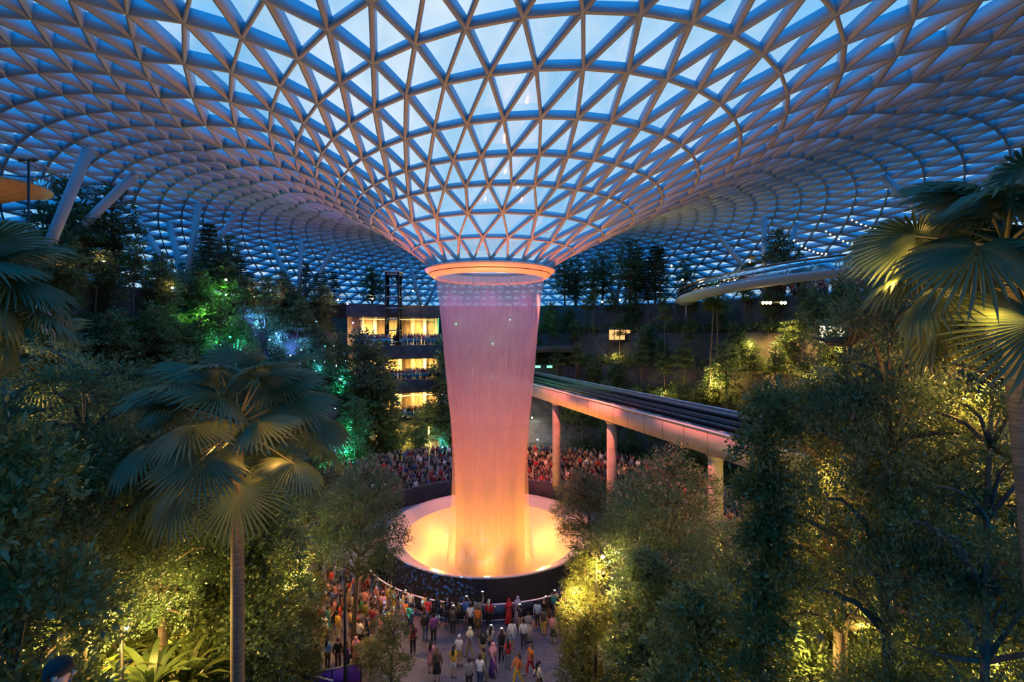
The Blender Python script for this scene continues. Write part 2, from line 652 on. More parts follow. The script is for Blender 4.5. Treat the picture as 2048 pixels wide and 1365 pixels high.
# paved plaza
m, nt, out = newmat('slate_paving')
L = nt.links.new
b = N(nt, 'ShaderNodeBsdfPrincipled')
tcn = N(nt, 'ShaderNodeTexCoord')
mpn = N(nt, 'ShaderNodeMapping')
mpn.inputs['Scale'].default_value = (.9, 2.6, 1)
br = N(nt, 'ShaderNodeTexBrick')
br.inputs['Scale'].default_value = 1.6
br.inputs['Color1'].default_value = (.19, .20, .23, 1)
br.inputs['Color2'].default_value = (.32, .32, .34, 1)
br.inputs['Mortar'].default_value = (.04, .04, .045, 1)
br.inputs['Mortar Size'].default_value = .02
L(tcn.outputs['Object'], mpn.inputs[0])
L(mpn.outputs[0], br.inputs['Vector'])
L(br.outputs[0], b.inputs['Base Color'])
b.inputs['Roughness'].default_value = .32
L(b.outputs[0], out.inputs[0])
MB().lathe([(10.2, -.9), (10.2, 0), (20, 0), (30.5, 0)], 96, (VX, VY)).build('floor', m)
struct(bpy.data.objects['floor'], 'dark slate paved plaza ringing the bowl')
# moat between bowl and plaza
MB().lathe([(8.4, -.85), (10.25, -.85)], 96, (VX, VY)).build('floor_moat', pmat('moat_water', (.01, .012, .016), .08))
struct(bpy.data.objects['floor_moat'], 'dark water moat between bowl and plaza')


def arc_band(name, r, z0, z1, t, d0, d1, mat, n=64, parent=None, smooth=True):
    """curved wall of thickness t between two bearings (degrees clockwise from straight behind the waterfall)"""
    a0, a1 = PI / 2 - math.radians(d1), PI / 2 - math.radians(d0)
    return MB().lathe([(r, z0), (r, z1), (r + t, z1), (r + t, z0)], n, (VX, VY), 0, a0, a1).build(name, mat, parent, False)


# amphitheatre steps and the curved dark barrier behind the bowl
for i, (r0, r1, z) in enumerate([(13.5, 15.2, .7), (15.2, 17.0, 1.05), (17.0, 18.9, 1.4), (18.9, 20.9, 1.75), (20.9, 23.6, 2.1)]):
    a0, a1 = PI / 2 - math.radians(112), PI / 2 + math.radians(112)
    MB().lathe([(r0, 0), (r0, z), (r1 + .05, z)], 80, (VX, VY), 0, a0, a1).build('floor_terrace', M['concrete'])
for o in list(COL.objects):
    if o.name.startswith('floor_terrace'):
        struct(o, 'wide curved viewing step behind the bowl')
STEPS = [(13.5, .7), (15.2, 1.05), (17.0, 1.4), (18.9, 1.75), (20.9, 2.1)]


def stand_z(x, y):
    t = math.degrees(math.atan2(x - VX, y - VY))
    r = math.hypot(x - VX, y - VY)
    if abs(t) < 112 and 13.5 < r < 23.4:
        return max(z for r0, z in STEPS if r >= r0)
    return hill_z(x, y) if r > 23.4 * sector(x, y) else 0.0


bar = empty('curved_barrier')
tag(bar, 'curved dark barrier wall with thin top rail behind the glowing bowl', 'barrier')
arc_band('barrier_panel', 13.3, 0, 1.75, .1, -112, 112, M['darkwall'], 96, bar)
for z in (1.95, 1.8):
    arc_band('barrier_rail', 13.32, z, z + .035, .035, -112, 112, M['rail'], 96, bar)
rl = empty('plaza_railing')
tag(rl, 'curved glass railing with bright white handrail in front of the bowl', 'railing')
arc_band('handrail', 10.25, 1.05, 1.11, .06, 118, 242, pmat('white_rail', (.85, .87, .9), .35), 64, rl)
arc_band('glass_panel', 10.27, .12, 1.02, .02, 118, 242, M['rail_glass'], 64, rl)
arc_band('foot_rail', 10.25, .04, .10, .05, 118, 242, M['rail'], 64, rl)
for d in range(120, 242, 8):
    t = math.radians(d)
    MB().box((VX + 10.28 * math.sin(t), VY + 10.28 * math.cos(t), .53), (.05, .05, 1.06), -t).build('railing_post', M['dark'], rl)

# ------------------------------------------------------------------ guideway
SL = -.350
GZ = 12.6


def gx(Y):
    return 2.3 + (52.9 - Y) * .350


gw = empty('train_guideway')
tag(gw, 'elevated train guideway with pale side panels crossing behind the trees', 'bridge')
GY0, GY1, GW = 4.0, 86.0, 6.8
dv = np.array([gx(GY1) - gx(GY0), GY1 - GY0])
dl = np.linalg.norm(dv)
du = dv / dl
pv = np.array([du[1], -du[0]])      # towards the far side (+X)


def gbox(b, s0, s1, o0, o1, z0, z1, mi=0):
    """box along the guideway: s from GY0 end, o across from the near edge"""
    P0 = np.array([gx(GY0), GY0])
    V = []
    for z in (z0, z1):
        for s, o in ((s0, o0), (s1, o0), (s1, o1), (s0, o1)):
            p = P0 + du * s + pv * o
            V.append((p[0], p[1], z))
    b.add(V, [[0, 3, 2, 1], [4, 5, 6, 7], [0, 1, 5, 4], [1, 2, 6, 5], [2, 3, 7, 6], [3, 0, 4, 7]], mi)


b = MB()
gbox(b, 0, dl, .12, GW - .12, GZ - 1.15, GZ - .45)
b.build('deck', M['deck'], gw)
for o0 in (0.0, GW - .12):
    b = MB()
    gbox(b, 0, dl, o0, o0 + .12, GZ - 1.42, GZ - .08)
    pw = 2.05
    for k in range(int(dl / pw)):
        for oo in ((o0 - .006, o0 + .0), (o0 + .12, o0 + .126)):
            gbox(b, k * pw - .02, k * pw + .02, oo[0], oo[1], GZ - 1.42, GZ - .1, 1)
    b.build('side_panel', [M['fascia'], M['seam']], gw)
    b = MB()
    gbox(b, 0, dl, o0 - .06, o0 + .2, GZ - .08, GZ)
    b.build('coping', pmat('coping_%d' % (o0 > 1), (.50, .50, .52), .4), gw)
for o0 in (.7, 2.45, 4.0, 5.75):
    b = MB()
    gbox(b, 0, dl, o0, o0 + .32, GZ - .46, GZ - .2)
    b.build('running_rail', M['dark'], gw)
    b = MB()
    gbox(b, 0, dl, o0 + .1, o0 + .2, GZ - .2, GZ - .16)
    b.build('rail_top', M['rail'], gw)
b = MB()
gbox(b, 0, dl, 3.25, 3.55, GZ - .46, GZ + .02)
b.build('walkway_kerb', M['deck'], gw)
for k in range(1, 26):
    b = MB()
    gbox(b, k * 3.1, k * 3.1 + .6, 1.5, 1.75, GZ - .46, GZ - .3)
    b.build('track_fitting', M['rail'], gw)
for (px, Y, off, lab) in [(1398, 27.4, .75, 'round concrete pier under the guideway nearest the camera'), (1208, 38.2, .75, 'round concrete pier under the guideway left of the nearest pier'),
                     (1107, 48.5, .8, 'small dim pier under the guideway beside the waterfall')]:
    x = (px - 1024) / FPX * Y
    c = np.array([gx(Y), Y]) + pv * off
    pr = empty('guideway_pier', (c[0], c[1], 0))
    tag(pr, lab, 'column')
    zb = stand_z(c[0], c[1])
    MB().lathe([(0, zb), (.42, zb), (.42, GZ - 1.5), (0, GZ - 1.5)], 24).build('shaft', M['concrete'], pr, True)
    MB().lathe([(.42, GZ - 1.75), (.62, GZ - 1.45), (0, GZ - 1.43)], 24).build('pier_cap', M['concrete'], pr, True)

# ------------------------------------------------------------------ plants
def unit(a):
    return a / np.maximum(1e-9, np.linalg.norm(a, axis=-1, keepdims=True))


def leaves(C, D, U, Ln, W, fold=.15):
    """diamond leaves: base points C, directions D, up U"""
    n = len(C)
    D = unit(D)
    S = unit(np.cross(D, U))
    U2 = np.cross(S, D)
    Ln = np.broadcast_to(np.asarray(Ln, float), (n,))[:, None]
    W = np.broadcast_to(np.asarray(W, float), (n,))[:, None]
    V = np.stack([C, C + D * Ln * .45 + S * W * .5 + U2 * W * fold, C + D * Ln, C + D * Ln * .45 - S * W * .5 + U2 * W * fold], 1)
    return V.reshape(-1, 3), np.arange(n * 4).reshape(n, 4)


def sprigs(C, D, m, slen, leaf, wid, rng, flat=.35):
    """m leaves along each little twig starting at C heading D"""
    n = len(C)
    D = unit(D)
    S = unit(np.cross(D, np.array([0, 0, 1.]) + rng.normal(0, .2, (n, 3))))
    outV, outF, tot = [], [], 0
    for i in range(m):
        t = (i + .5) / m
        side = 1 if i % 2 else -1
        P = C + D * slen * t + rng.normal(0, slen * .10, (n, 3))
        d = D * (.5 + .5 * t) + S * side * (1.0 - .6 * t) + rng.normal(0, flat, (n, 3)) * np.array([1, 1, .8])
        u = np.array([0, 0, 1.]) + rng.normal(0, .45, (n, 3))
        l_ = leaf * rng.uniform(.7, 1.25, n)
        V, F = leaves(P, d, u, l_, l_ * wid)
        outV.append(V)
        outF.append(F + tot)
        tot += len(V)
    return np.concatenate(outV), np.concatenate(outF)


def pad_points(pads, n, rng, shell=.55):
    P = np.asarray(pads, float)
    vol = (P[:, 3] * P[:, 4] * P[:, 5]) ** (2 / 3)
    idx = rng.choice(len(P), n, p=vol / vol.sum())
    d = unit(rng.normal(0, 1, (n, 3)))
    d[:, 2] = np.where(d[:, 2] < -.35, -d[:, 2], d[:, 2])
    r = rng.uniform(shell, 1, n)[:, None]
    C = P[idx, :3] + d * r * P[idx, 3:6]
    D = d * np.array([1, 1, .35]) + rng.normal(0, .3, (n, 3))
    return C, D


def make_tree(name, trunk, branches, pads, n, m, slen, leaf, wid, mat, seed, shell=.55, bark='bark'):
    """returns (root, h): root Empty with trunk and crown children, hidden below ground until placed"""
    rng = np.random.default_rng(seed)
    root = empty(name)
    b = MB()
    b.tube(*trunk, n=10)
    for br in branches:
        b.tube(*br, n=5)
    b.build('trunk', M[bark], root, True)
    C, D = pad_points(pads, n, rng, shell)
    V, F = sprigs(C, D, m, slen, leaf, wid, rng)
    mk('crown', V, F, M[mat], root)
    return root


def trunk_curve(h, r0, r1, lean, rng, k=7):
    t = np.linspace(0, 1, k)
    x = lean[0] * t ** 1.5 + np.cumsum(rng.normal(0, .04, k))
    y = lean[1] * t ** 1.5 + np.cumsum(rng.normal(0, .04, k))
    x -= x[0]
    y -= y[0]
    return np.c_[x, y, t * h - .25 * (t == 0)], r0 + (r1 - r0) * t


def tiered(name, seed, h, R, tiers, n, m, leaf, mat, z0=.35, npad=6, slen=.5, thick=.16, wid=.5, taper=.6, r0=.24):
    rng = np.random.default_rng(seed)
    tr = trunk_curve(h * .96, r0, .05, rng.normal(0, .3, 2), rng)
    pads, brs = [], []
    for k in range(tiers):
        f = k / max(1, tiers - 1)
        z = h * (z0 + (1 - z0) * f ** .9)
        rr = R * (1 - taper * f ** 1.6) * rng.uniform(.8, 1.1) * (.75 if k == 0 else 1)
        a0 = rng.uniform(0, 6.28)
        cx = np.interp(z, tr[0][:, 2], tr[0][:, 0])
        cyy = np.interp(z, tr[0][:, 2], tr[0][:, 1])
        for q in range(npad):
            a = a0 + q * 2 * PI / npad + rng.normal(0, .25)
            d = rr * rng.uniform(.45, .75)
            px, py, pz = cx + d * math.cos(a), cyy + d * math.sin(a), z + rng.normal(0, .03 * h)
            s = rr * rng.uniform(.32, .5)
            pads.append((px, py, pz, s, s, max(.18, thick * s * 2.2)))
            zb = z - rr * .28
            brs.append((np.array([[cx, cyy, zb], [cx + (px - cx) * .5, cyy + (py - cyy) * .5, zb + (pz - zb) * .75], [px, py, pz], [px + (px - cx) * .35, py + (py - cyy) * .35, pz + .05]]), np.array([.07, .05, .03, .012]) * r0 / .24))
    return make_tree(name, tr, brs, pads, n, m, slen, leaf, wid, mat, seed)


def bushy(name, seed, h, R, n, m, leaf, mat, z0=.3, npad=16, slen=.45, wid=.5, column=False, r0=.2, shell=.5):
    rng = np.random.default_rng(seed)
    tr = trunk_curve(h * .85, r0, .05, rng.normal(0, .3, 2), rng)
    pads, brs = [], []
    for k in range(npad):
        f = (k + .5) / npad
        z = h * (z0 + (1 - z0) * f)
        prof = (math.sin(PI * min(1, .18 + .8 * f)) ** .7) if not column else (.72 + .38 * math.sin(k * 1.7)) * (1 - .45 * max(0, f - .55) / .45)
        a = k * 2.4 + rng.normal(0, .3)
        d = R * prof * rng.uniform(.35, .65) * (.85 if column else 1)
        s = R * rng.uniform(.34, .52) * (.6 + .4 * prof)
        px, py = d * math.cos(a), d * math.sin(a)
        pads.append((px, py, z, s, s, s * rng.uniform(.55, .85)))
        zb = max(.3, z - R * .5)
        brs.append((np.array([[np.interp(zb, tr[0][:, 2], tr[0][:, 0]), np.interp(zb, tr[0][:, 2], tr[0][:, 1]), zb], [px * .6, py * .6, z - .1], [px, py, z + .1]]), [.06, .04, .015]))
    return make_tree(name, tr, brs, pads, n, m, slen, leaf, wid, mat, seed, shell)


def conifer(name, seed, h, R, whorls, nb, mat, droop=.1, m=9, needle=.5):
    rng = np.random.default_rng(seed)
    root = empty(name)
    b = MB()
    b.tube(np.array([[0, 0, -.3], [0, 0, h * .5], [0, 0, h]]), [.16, .1, .02], 8)
    Cs, Ds = [], []
    for k in range(whorls):
        f = k / whorls
        z = h * (.12 + .86 * f)
        rr = R * (1 - f) ** .75 * rng.uniform(.85, 1.1) + .12
        a0 = rng.uniform(0, 6.28)
        for q in range(nb):
            a = a0 + q * 2 * PI / nb + rng.normal(0, .1)
            dx, dy = math.cos(a), math.sin(a)
            tip = np.array([dx * rr, dy * rr, z - droop * rr + rng.normal(0, .04)])
            b.tube(np.array([[0, 0, z], tip]), [.025, .008], 4, caps=False)
            t = (np.arange(m) + .7) / m
            P = np.array([0, 0, z]) + (tip - np.array([0, 0, z])) * t[:, None]
            for sgn in (-1, 1):
                Cs.append(P)
                Ds.append(np.array([dx, dy, .12]) * .8 + sgn * np.array([-dy, dx, .1]) + rng.normal(0, .25, (m, 3)))
    b.build('trunk', M['bark'], root, True)
    C, D = np.concatenate(Cs), np.concatenate(Ds)
    V, F = leaves(C, D, np.array([0, 0, 1.]) + rng.normal(0, .4, (len(C), 3)), needle * rng.uniform(.6, 1.2, len(C)) * R / 1.6, .10 * R / 1.6 + .05)
    mk('crown', V, F, M[mat], root)
    return root


def fan_mesh(name, R, seed, nseg=46, spread=155, link=False):
    rng = np.random.default_rng(seed)
    V, F3, F4 = [], [], []
    for i in range(nseg):
        f = (i + .5) / nseg * 2 - 1
        a = math.radians(spread) * f
        dw = math.radians(spread) / nseg
        ln = R * (.80 + .20 * math.cos(a * .8)) * rng.uniform(.9, 1.06)
        fold = -.34 * abs(f) ** 1.3
        def pt(r, da, dz):
            x, y = r * math.cos(a + da), r * math.sin(a + da)
            z = -.16 * (r / R) ** 2 * R + fold * abs(y) + dz
            return (x, y, z)
        k = len(V)
        d1, d2 = .040 * R, .032 * R
        drp = -rng.uniform(.05, .22) * R
        V += [pt(.03 * R, 0, 0), pt(.40 * ln, -dw, -d1), pt(.40 * ln, 0, d1), pt(.40 * ln, dw, -d1),
              pt(.76 * ln, -dw * .5, -d2 + drp * .3), pt(.76 * ln, 0, d2 + drp * .3), pt(.76 * ln, dw * .5, -d2 + drp * .3), pt(ln, rng.normal(0, .01), drp)]
        F3 += [(k, k + 1, k + 2), (k, k + 2, k + 3), (k + 4, k + 7, k + 5), (k + 5, k + 7, k + 6)]
        F4 += [(k + 1, k + 4, k + 5, k + 2), (k + 2, k + 5, k + 6, k + 3)]
    return mk(name, V, [np.array(F3), np.array(F4)], M['leaf_palm'], link=link).data


FANS = [fan_mesh('fan_blade', 1.0, 40 + i) for i in range(3)]
MB_ = MB()
MB_.tube(np.array([[0, 0, 0], [.5, 0, .03], [1.0, 0, 0]]), [.035, .026, .018], 5)
_p = MB_.build('petiole', pmat('petiole_green', (.16, .13, .05), .5))
PETI = _p.data
bpy.data.objects.remove(_p)


def fan_palm(loc, h, nf, R, seed, label, pet=1.25, trunk_r=.19, lean=(0, 0), emin=-45, emax=80, group=None):
    rng = np.random.default_rng(seed)
    root = tag(empty('fan_palm', loc), label, 'palm tree', group)
    t = np.linspace(0, 1, 10)
    P = np.c_[lean[0] * t ** 1.6, lean[1] * t ** 1.6, h * t - .2 * (t == 0)]
    MB().tube(P, trunk_r * (1.12 - .2 * t), 14).tube(np.array([P[-1] - [0, 0, .5], P[-1] + [0, 0, .35]]), [trunk_r * 1.5, trunk_r * .6], 10).build('trunk', M['palmbark'], root, True)
    top = P[-1]
    for i in range(nf):
        f = i / (nf - 1)
        az = i * 2.39996 + rng.normal(0, .12)
        el = math.radians(emax + (emin - emax) * f ** .85 + rng.normal(0, 5))
        pl = pet * rng.uniform(.85, 1.15) * (.75 + .35 * f)
        base = top + np.array([0, 0, .35 * (1 - f)])
        d = np.array([math.cos(az) * math.cos(el), math.sin(az) * math.cos(el), math.sin(el)])
        fr = bpy.data.objects.new('frond', FANS[i % 3])
        COL.objects.link(fr)
        fr.parent = root
        # blade bends down from the petiole
        el2 = el - math.radians(rng.uniform(12, 38))
        fm = Matrix.Translation(base + d * pl) @ Matrix.Rotation(az, 4, 'Z') @ Matrix.Rotation(-el2, 4, 'Y') @ Matrix.Rotation(rng.normal(0, .25), 4, 'X') @ Matrix.Scale(R * rng.uniform(.88, 1.12), 4)
        fr.matrix_local = fm
        pe = bpy.data.objects.new('petiole', PETI)
        COL.objects.link(pe)
        pe.parent = fr
        mw = Matrix.Translation(base) @ Matrix.Rotation(az, 4, 'Z') @ Matrix.Rotation(-el, 4, 'Y') @ Matrix.Diagonal((pl * 1.03, 1, 1, 1))
        pe.matrix_local = fm.inverted() @ mw
    return root


def rosette(name, seed, nb, ln, wid, mat, h=.2, el0=75, el1=10, stem=0):
    """strap leaved rosette (cycad, screw pine)"""
    rng = np.random.default_rng(seed)
    root = empty(name)
    V, F = [], []
    for i in range(nb):
        az = i * 2.39996
        el = math.radians(el0 + (el1 - el0) * (i / nb) + rng.normal(0, 6))
        l_ = ln * rng.uniform(.75, 1.15)
        S = np.array([-math.sin(az), math.cos(az), 0])
        p = np.array([0, 0, stem + h * rng.uniform(0, 1)])
        k = len(V)
        ns = 5
        for s in range(ns + 1):
            t = s / ns
            ww = wid * (math.sin(PI * min(.98, .12 + .86 * t)) ** .6) * .5
            e = el - 1.5 * t ** 1.5
            V += [tuple(p - S * ww), tuple(p + np.array([0, 0, -.3 * ww])), tuple(p + S * ww)]
            p = p + np.array([math.cos(az) * math.cos(e), math.sin(az) * math.cos(e), math.sin(e)]) * l_ / ns
        for s in range(ns):
            a = k + s * 3
            F += [(a, a + 1, a + 4, a + 3), (a + 1, a + 2, a + 5, a + 4)]
    mk('leaf_rosette', V, np.array(F), M[mat], root)
    MB().tube(np.array([[0, 0, -.3], [0, 0, stem + h]]), .11, 8).build('stem', M['palmbark'], root, True)
    return root


PROTO = {}


def proto(key, fn):
    if key not in PROTO:
        PROTO[key] = [fn(), False]
    return PROTO[key]


def put(key, fn, loc, rz, sc, label, cat, group=None):
    p = proto(key, fn)
    if not p[1]:
        p[1] = True
        r = p[0]
        r.location = loc
        r.rotation_euler = (0, 0, rz)
        r.scale = (sc, sc, sc) if not hasattr(sc, '__len__') else sc
    else:
        r = dup(p[0], loc, rz, sc)
    for k in ('label', 'category', 'group'):
        if k in r:
            del r[k]
    return tag(r, label, cat, group)


# kinds, near level of detail
KN = {
    'tierA': ('broadleaf_tree', lambda: tiered('broadleaf_tree', 11, 14, 4.6, 8, 7200, 8, .125, 'leaf_dark', .32, 7, .5, .11, .5)),
    'tierH': ('broadleaf_tree', lambda: tiered('broadleaf_tree', 14, 14, 4.6, 6, 6600, 8, .125, 'leaf_dark', .60, 7, .5, .10, .5, r0=.36)),
    'tierG': ('broadleaf_tree', lambda: tiered('broadleaf_tree', 15, 14, 4.2, 6, 6600, 8, .125, 'leaf_mid', .55, 7, .5, .10, .5, r0=.42)),
    'tierB': ('broadleaf_tree', lambda: tiered('broadleaf_tree', 12, 14, 4.0, 9, 7200, 8, .125, 'leaf_mid', .28, 6, .5, .11, .5)),
    'tierC': ('broadleaf_tree', lambda: tiered('broadleaf_tree', 13, 10, 4.4, 5, 4800, 8, .13, 'leaf_dark', .52, 8, .5, .11)),
    'bushA': ('broadleaf_tree', lambda: bushy('broadleaf_tree', 21, 11, 3.0, 3600, 7, .22, 'leaf_mid', .2, 18)),
    'bushB': ('broadleaf_tree', lambda: bushy('broadleaf_tree', 22, 12, 2.6, 3600, 7, .20, 'leaf_dark', .22, 20)),
    'bamb': ('broadleaf_tree', lambda: bushy('broadleaf_tree', 23, 9, 2.2, 2600, 7, .26, 'leaf_bright', .12, 18, .55, .26)),
    'young': ('young_tree', lambda: bushy('young_tree', 24, 6.5, 1.5, 700, 6, .15, 'leaf_bright', .25, 10, .35, .5, r0=.06)),
    'column': ('climbing_creeper', lambda: bushy('climbing_creeper', 25, 16, 1.9, 5200, 7, .165, 'leaf_mid', .02, 34, .5, .6, True, .3)),
    # far level of detail
    'farT': ('broadleaf_tree', lambda: tiered('broadleaf_tree', 31, 9, 2.6, 6, 620, 6, .34, 'leaf_dark', .3, 5, .7, .2, .55)),
    'farT2': ('broadleaf_tree', lambda: tiered('broadleaf_tree', 32, 8, 2.4, 5, 560, 6, .32, 'leaf_mid', .35, 5, .7, .2, .55)),
    'farB': ('broadleaf_tree', lambda: bushy('broadleaf_tree', 33, 7, 2.2, 560, 6, .34, 'leaf_dark', .2, 12, .6, .55)),
    'farY': ('slender_tree', lambda: tiered('slender_tree', 34, 9, 1.7, 4, 300, 6, .34, 'leaf_mid', .62, 4, .6, .22, .5, r0=.11)),
    'slim': ('slender_tree', lambda: tiered('slender_tree', 35, 12, 1.3, 2, 200, 6, .34, 'leaf_mid', .88, 4, .6, .3, .5, r0=.13)),
    'con1': ('conifer_tree', lambda: conifer('conifer_tree', 41, 8, 1.7, 17, 7, 'leaf_conifer', -.1)),
    'con2': ('conifer_tree', lambda: conifer('conifer_tree', 42, 9.5, 2.1, 15, 8, 'leaf_conifer', .12)),
    'cyc': ('strap_leaf_plant', lambda: rosette('strap_leaf_plant', 51, 46, 1.5, .13, 'leaf_bright', .35, 82, 12, .4)),
    'cyc2': ('strap_leaf_plant', lambda: rosette('strap_leaf_plant', 52, 36, 1.3, .17, 'leaf_mid', .3, 80, 5, .3)),
}


def tree(kind, x, y, sc, label, cat='tree', group=None, rz=None, z=None):
    zz = (hill_z(x, y) if z is None else z) - .05
    return put(kind, KN[kind][1], (x, y, zz), RND.uniform(0, 6.28) if rz is None else rz, sc, label, cat, group)

# ---- near trees: (kind, px of trunk, depth, row of the top, natural height, label)
NEAR = [
    ('tierG', 1672, 13.5, 640, 14, .70, 'tall spreading tree with thick straight trunk, right of the guideway'),
    ('tierH', 1772, 11.5, 610, 14, .58, 'tall dark tree with slim trunk beside the thick trunk at right'),
    ('tierB', 1960, 9.5, 700, 14, .62, 'yellow lit leafy tree below the big fan palm at right edge'),
    ('tierA', 1905, 17.0, 640, 14, .80, 'broad tree behind the two trunks, below the upper right palm'),
    ('bushA', 2010, 12.5, 930, 11, .85, 'bushy tree glowing yellow in the bottom right corner'),
    ('bushB', 1830, 14.0, 1050, 12, .9, 'dark bushy tree low between the two trunks and right corner'),
    ('tierC', 1640, 19.5, 905, 10, .85, 'dark tree behind the leafy column, under the guideway end'),
    ('tierA', 1440, 19.0, 1060, 14, .75, 'dark tree left of the leafy column, below the guideway piers'),
    ('tierC', 1305, 24.0, 915, 10, .85, 'wide blue-grey flat topped tree right of the bowl, under the guideway'),
    ('bushB', 1290, 20.5, 1110, 12, .75, 'dark leafy tree just right of the yellow lit lamp post tree'),
    ('column', 1530, 12.5, 790, 16, .62, 'tall leafy creeper column rising in front of the guideway'),
    ('bamb', 1172, 22.5, 1085, 9, .72, 'bright yellow lit tree at the lamp post right of the plaza'),
    ('bushA', 1400, 15.0, 1190, 11, .75, 'dark shrubby tree at bottom, right of the plaza crowd'),
    ('bushB', 1580, 14.8, 1130, 12, .75, 'dark shrubby tree at bottom, left of the thick trunk'),
    ('tierC', 706, 26.5, 935, 10, .70, 'dark blue tree overlapping the left rim of the bowl'),
    ('bamb', 585, 22.5, 1045, 9, .75, 'yellow lit tree between the fan palm trunk and the plaza'),
    ('bushB', 520, 19.5, 985, 12, .8, 'dark tree directly right of the fan palm trunk'),
    ('bushA', 415, 19.0, 1000, 11, .8, 'dark bushy tree directly left of the fan palm trunk'),
    ('tierH', 325, 17.5, 880, 14, .72, 'tiered tree left of the fan palm, trunk lit at bottom'),
    ('tierH', 170, 14.5, 745, 14, .75, 'large dark tiered tree filling the left side below the garden'),
    ('tierG', 45, 12.5, 785, 14, .75, 'leafy tree at left edge with trunk in the bottom corner'),
    ('bushA', 0, 9.0, 900, 11, .7, 'green bushy tree cut off by the left edge'),
    ('tierH', 330, 25.0, 745, 14, .8, 'dark tiered tree behind the fan palm crown'),
    ('tierC', 480, 27.0, 870, 10, .9, 'dark tree behind the lower fronds of the fan palm'),
    ('tierB', 240, 22.0, 800, 14, .8, 'brownish tiered tree left of the fan palm crown'),
    ('bushB', 130, 18.0, 930, 12, .9, 'dark tree low in the left thicket'),
    ('tierC', 600, 33.0, 880, 10, .8, 'dark tree beside the left viewing steps'),
    ('young', 780, 23.0, 1225, 6.5, .8, 'young small leaved tree standing in the left part of the plaza'),
    ('young', 742, 25.0, 1290, 6.5, .7, 'low young tree left of the plaza sapling'),
    ('tierC', 1190, 33.5, 955, 10, .7, 'dark tree beside the right viewing steps'),
]
for kind, px, Y, top, hn, sx, lab in NEAR:
    x = (px - 1024) / FPX * Y
    zt = CZ + (HY - top) / FPX * Y
    zb = hill_z(x, Y)
    s = max(.3, (zt - zb) / hn)
    cat = 'tree' if kind != 'column' else 'creeper'
    tree(kind, x, Y, (sx, sx, s), lab, cat)

# ---- fan palms
x, y, z = at(475, 850, 15)
fan_palm((x, y, hill_z(x, y)), z - hill_z(x, y) - .2, 34, 1.35, 3, 'big fan palm with straight ringed trunk left of the bowl', 2.35, .2, emin=-34, emax=72)
x, y, z = at(2010, 520, 8.2)
fan_palm((x + .9, y - .2, hill_z(x, y)), z - hill_z(x, y), 22, 1.25, 5, 'large fan palm overhead at the upper right edge', 1.35, .17, (-.9, .2))
x, y, z = at(-75, 590, 9)
fan_palm((x, y, hill_z(x, y)), z - hill_z(x, y), 22, 1.05, 6, 'fan palm cut off by the upper left edge', .95, .17, emax=50)
x, y, z = at(45, 725, 16)
fan_palm((x, y, hill_z(x, y)), z - hill_z(x, y), 18, 1.2, 8, 'yellowish fan palm below the left edge palm', 1.1, .16)
x, y, z = at(1690, 815, 18)
fan_palm((x, y, hill_z(x, y)), z - hill_z(x, y), 16, 1.15, 9, 'small fan palm among the trees at the guideway end', 1.0, .15)

# ---- strap leaved plants at the bottom left and elsewhere
for i, (px, Y, top, kind, lab) in enumerate([
        (215, 17, 1265, 'cyc', 'yellow lit strap leaf plant left of the low lamp post'),
        (300, 18, 1255, 'cyc', 'tall yellow lit strap leaf plant behind the low lamp post'),
        (300, 16, 1305, 'cyc2', 'large strap leaf plant at bottom between lamp post and palm trunk'),
        (370, 17, 1315, 'cyc', 'bright strap leaf plant at bottom left of the palm trunk'),
        (165, 16, 1290, 'cyc2', 'dark strap leaf plant nearest the bottom left corner'),
        (560, 23, 1250, 'cyc2', 'strap leaf plant right of the fan palm trunk'),
        (1290, 22, 1320, 'cyc', 'strap leaf plant at bottom right of the lamp post'),
        (1140, 61, 868, 'cyc2', 'spiky plant above the far crowd beside the first pier'),
        (155, 17, 1000, 'cyc', 'spiky plant glowing inside the left thicket')]):
    x, y, z = at(px, top, Y)
    s = 1.5
    zb = z - 1.45 * s
    g = hill_z(x, y)
    if Y > 40:
        zb, s = g, 1.0
    p = put(kind, KN[kind][1], (x, y, zb if Y > 40 else g), i, s, lab, 'plant')
    if Y < 40 and zb > g + .1:
        # raised planter under it
        p.location.z = zb
        PL = MB()
        PL.lathe([(0, g - .2), (.75, g - .2), (.8, zb + .0), (.7, zb + .02), (0, zb - .05)], 20, (x, y))
        o = PL.build('planter', M['darkwall'])
        tag(o, 'dark pedestal planter under the ' + ' '.join(lab.split()[:9]), 'planter')


# ------------------------------------------------------------------ ray helpers (where a line of sight meets the hill or the roof)
RA = np.array(RINGS)


def roof_z(x, y):
    ux, uy = math.sin(TH), -math.cos(TH)
    vx, vy = math.cos(TH), math.sin(TH)
    dx, dy = x - RA[:, 0], y - RA[:, 1]
    e = ((dx * ux + dy * uy) / RA[:, 2]) ** 2 + ((dx * vx + dy * vy) / RA[:, 3]) ** 2
    i = int(np.argmax(e < 1))
    if e[-1] >= 1 or i == 0:
        return None
    f = (math.sqrt(e[i - 1]) - 1) / max(1e-6, math.sqrt(e[i - 1]) - math.sqrt(e[i]))
    return float(RA[i - 1, 4] * (1 - f) + RA[i, 4] * f)


def ray_hill(px, py, y0=12., back=0.):
    Y = y0
    while Y < 130:
        x, y, z = at(px, py, Y)
        if z < stand_z(x, y):
            break
        Y += .1
    return at(px, py, Y - back)


def ray_roof(px, py, y0=20.):
    Y = y0
    while Y < 140:
        x, y, z = at(px, py, Y)
        r = roof_z(x, y)
        if r is not None and z >= r:
            break
        Y += .1
    return at(px, py, Y)


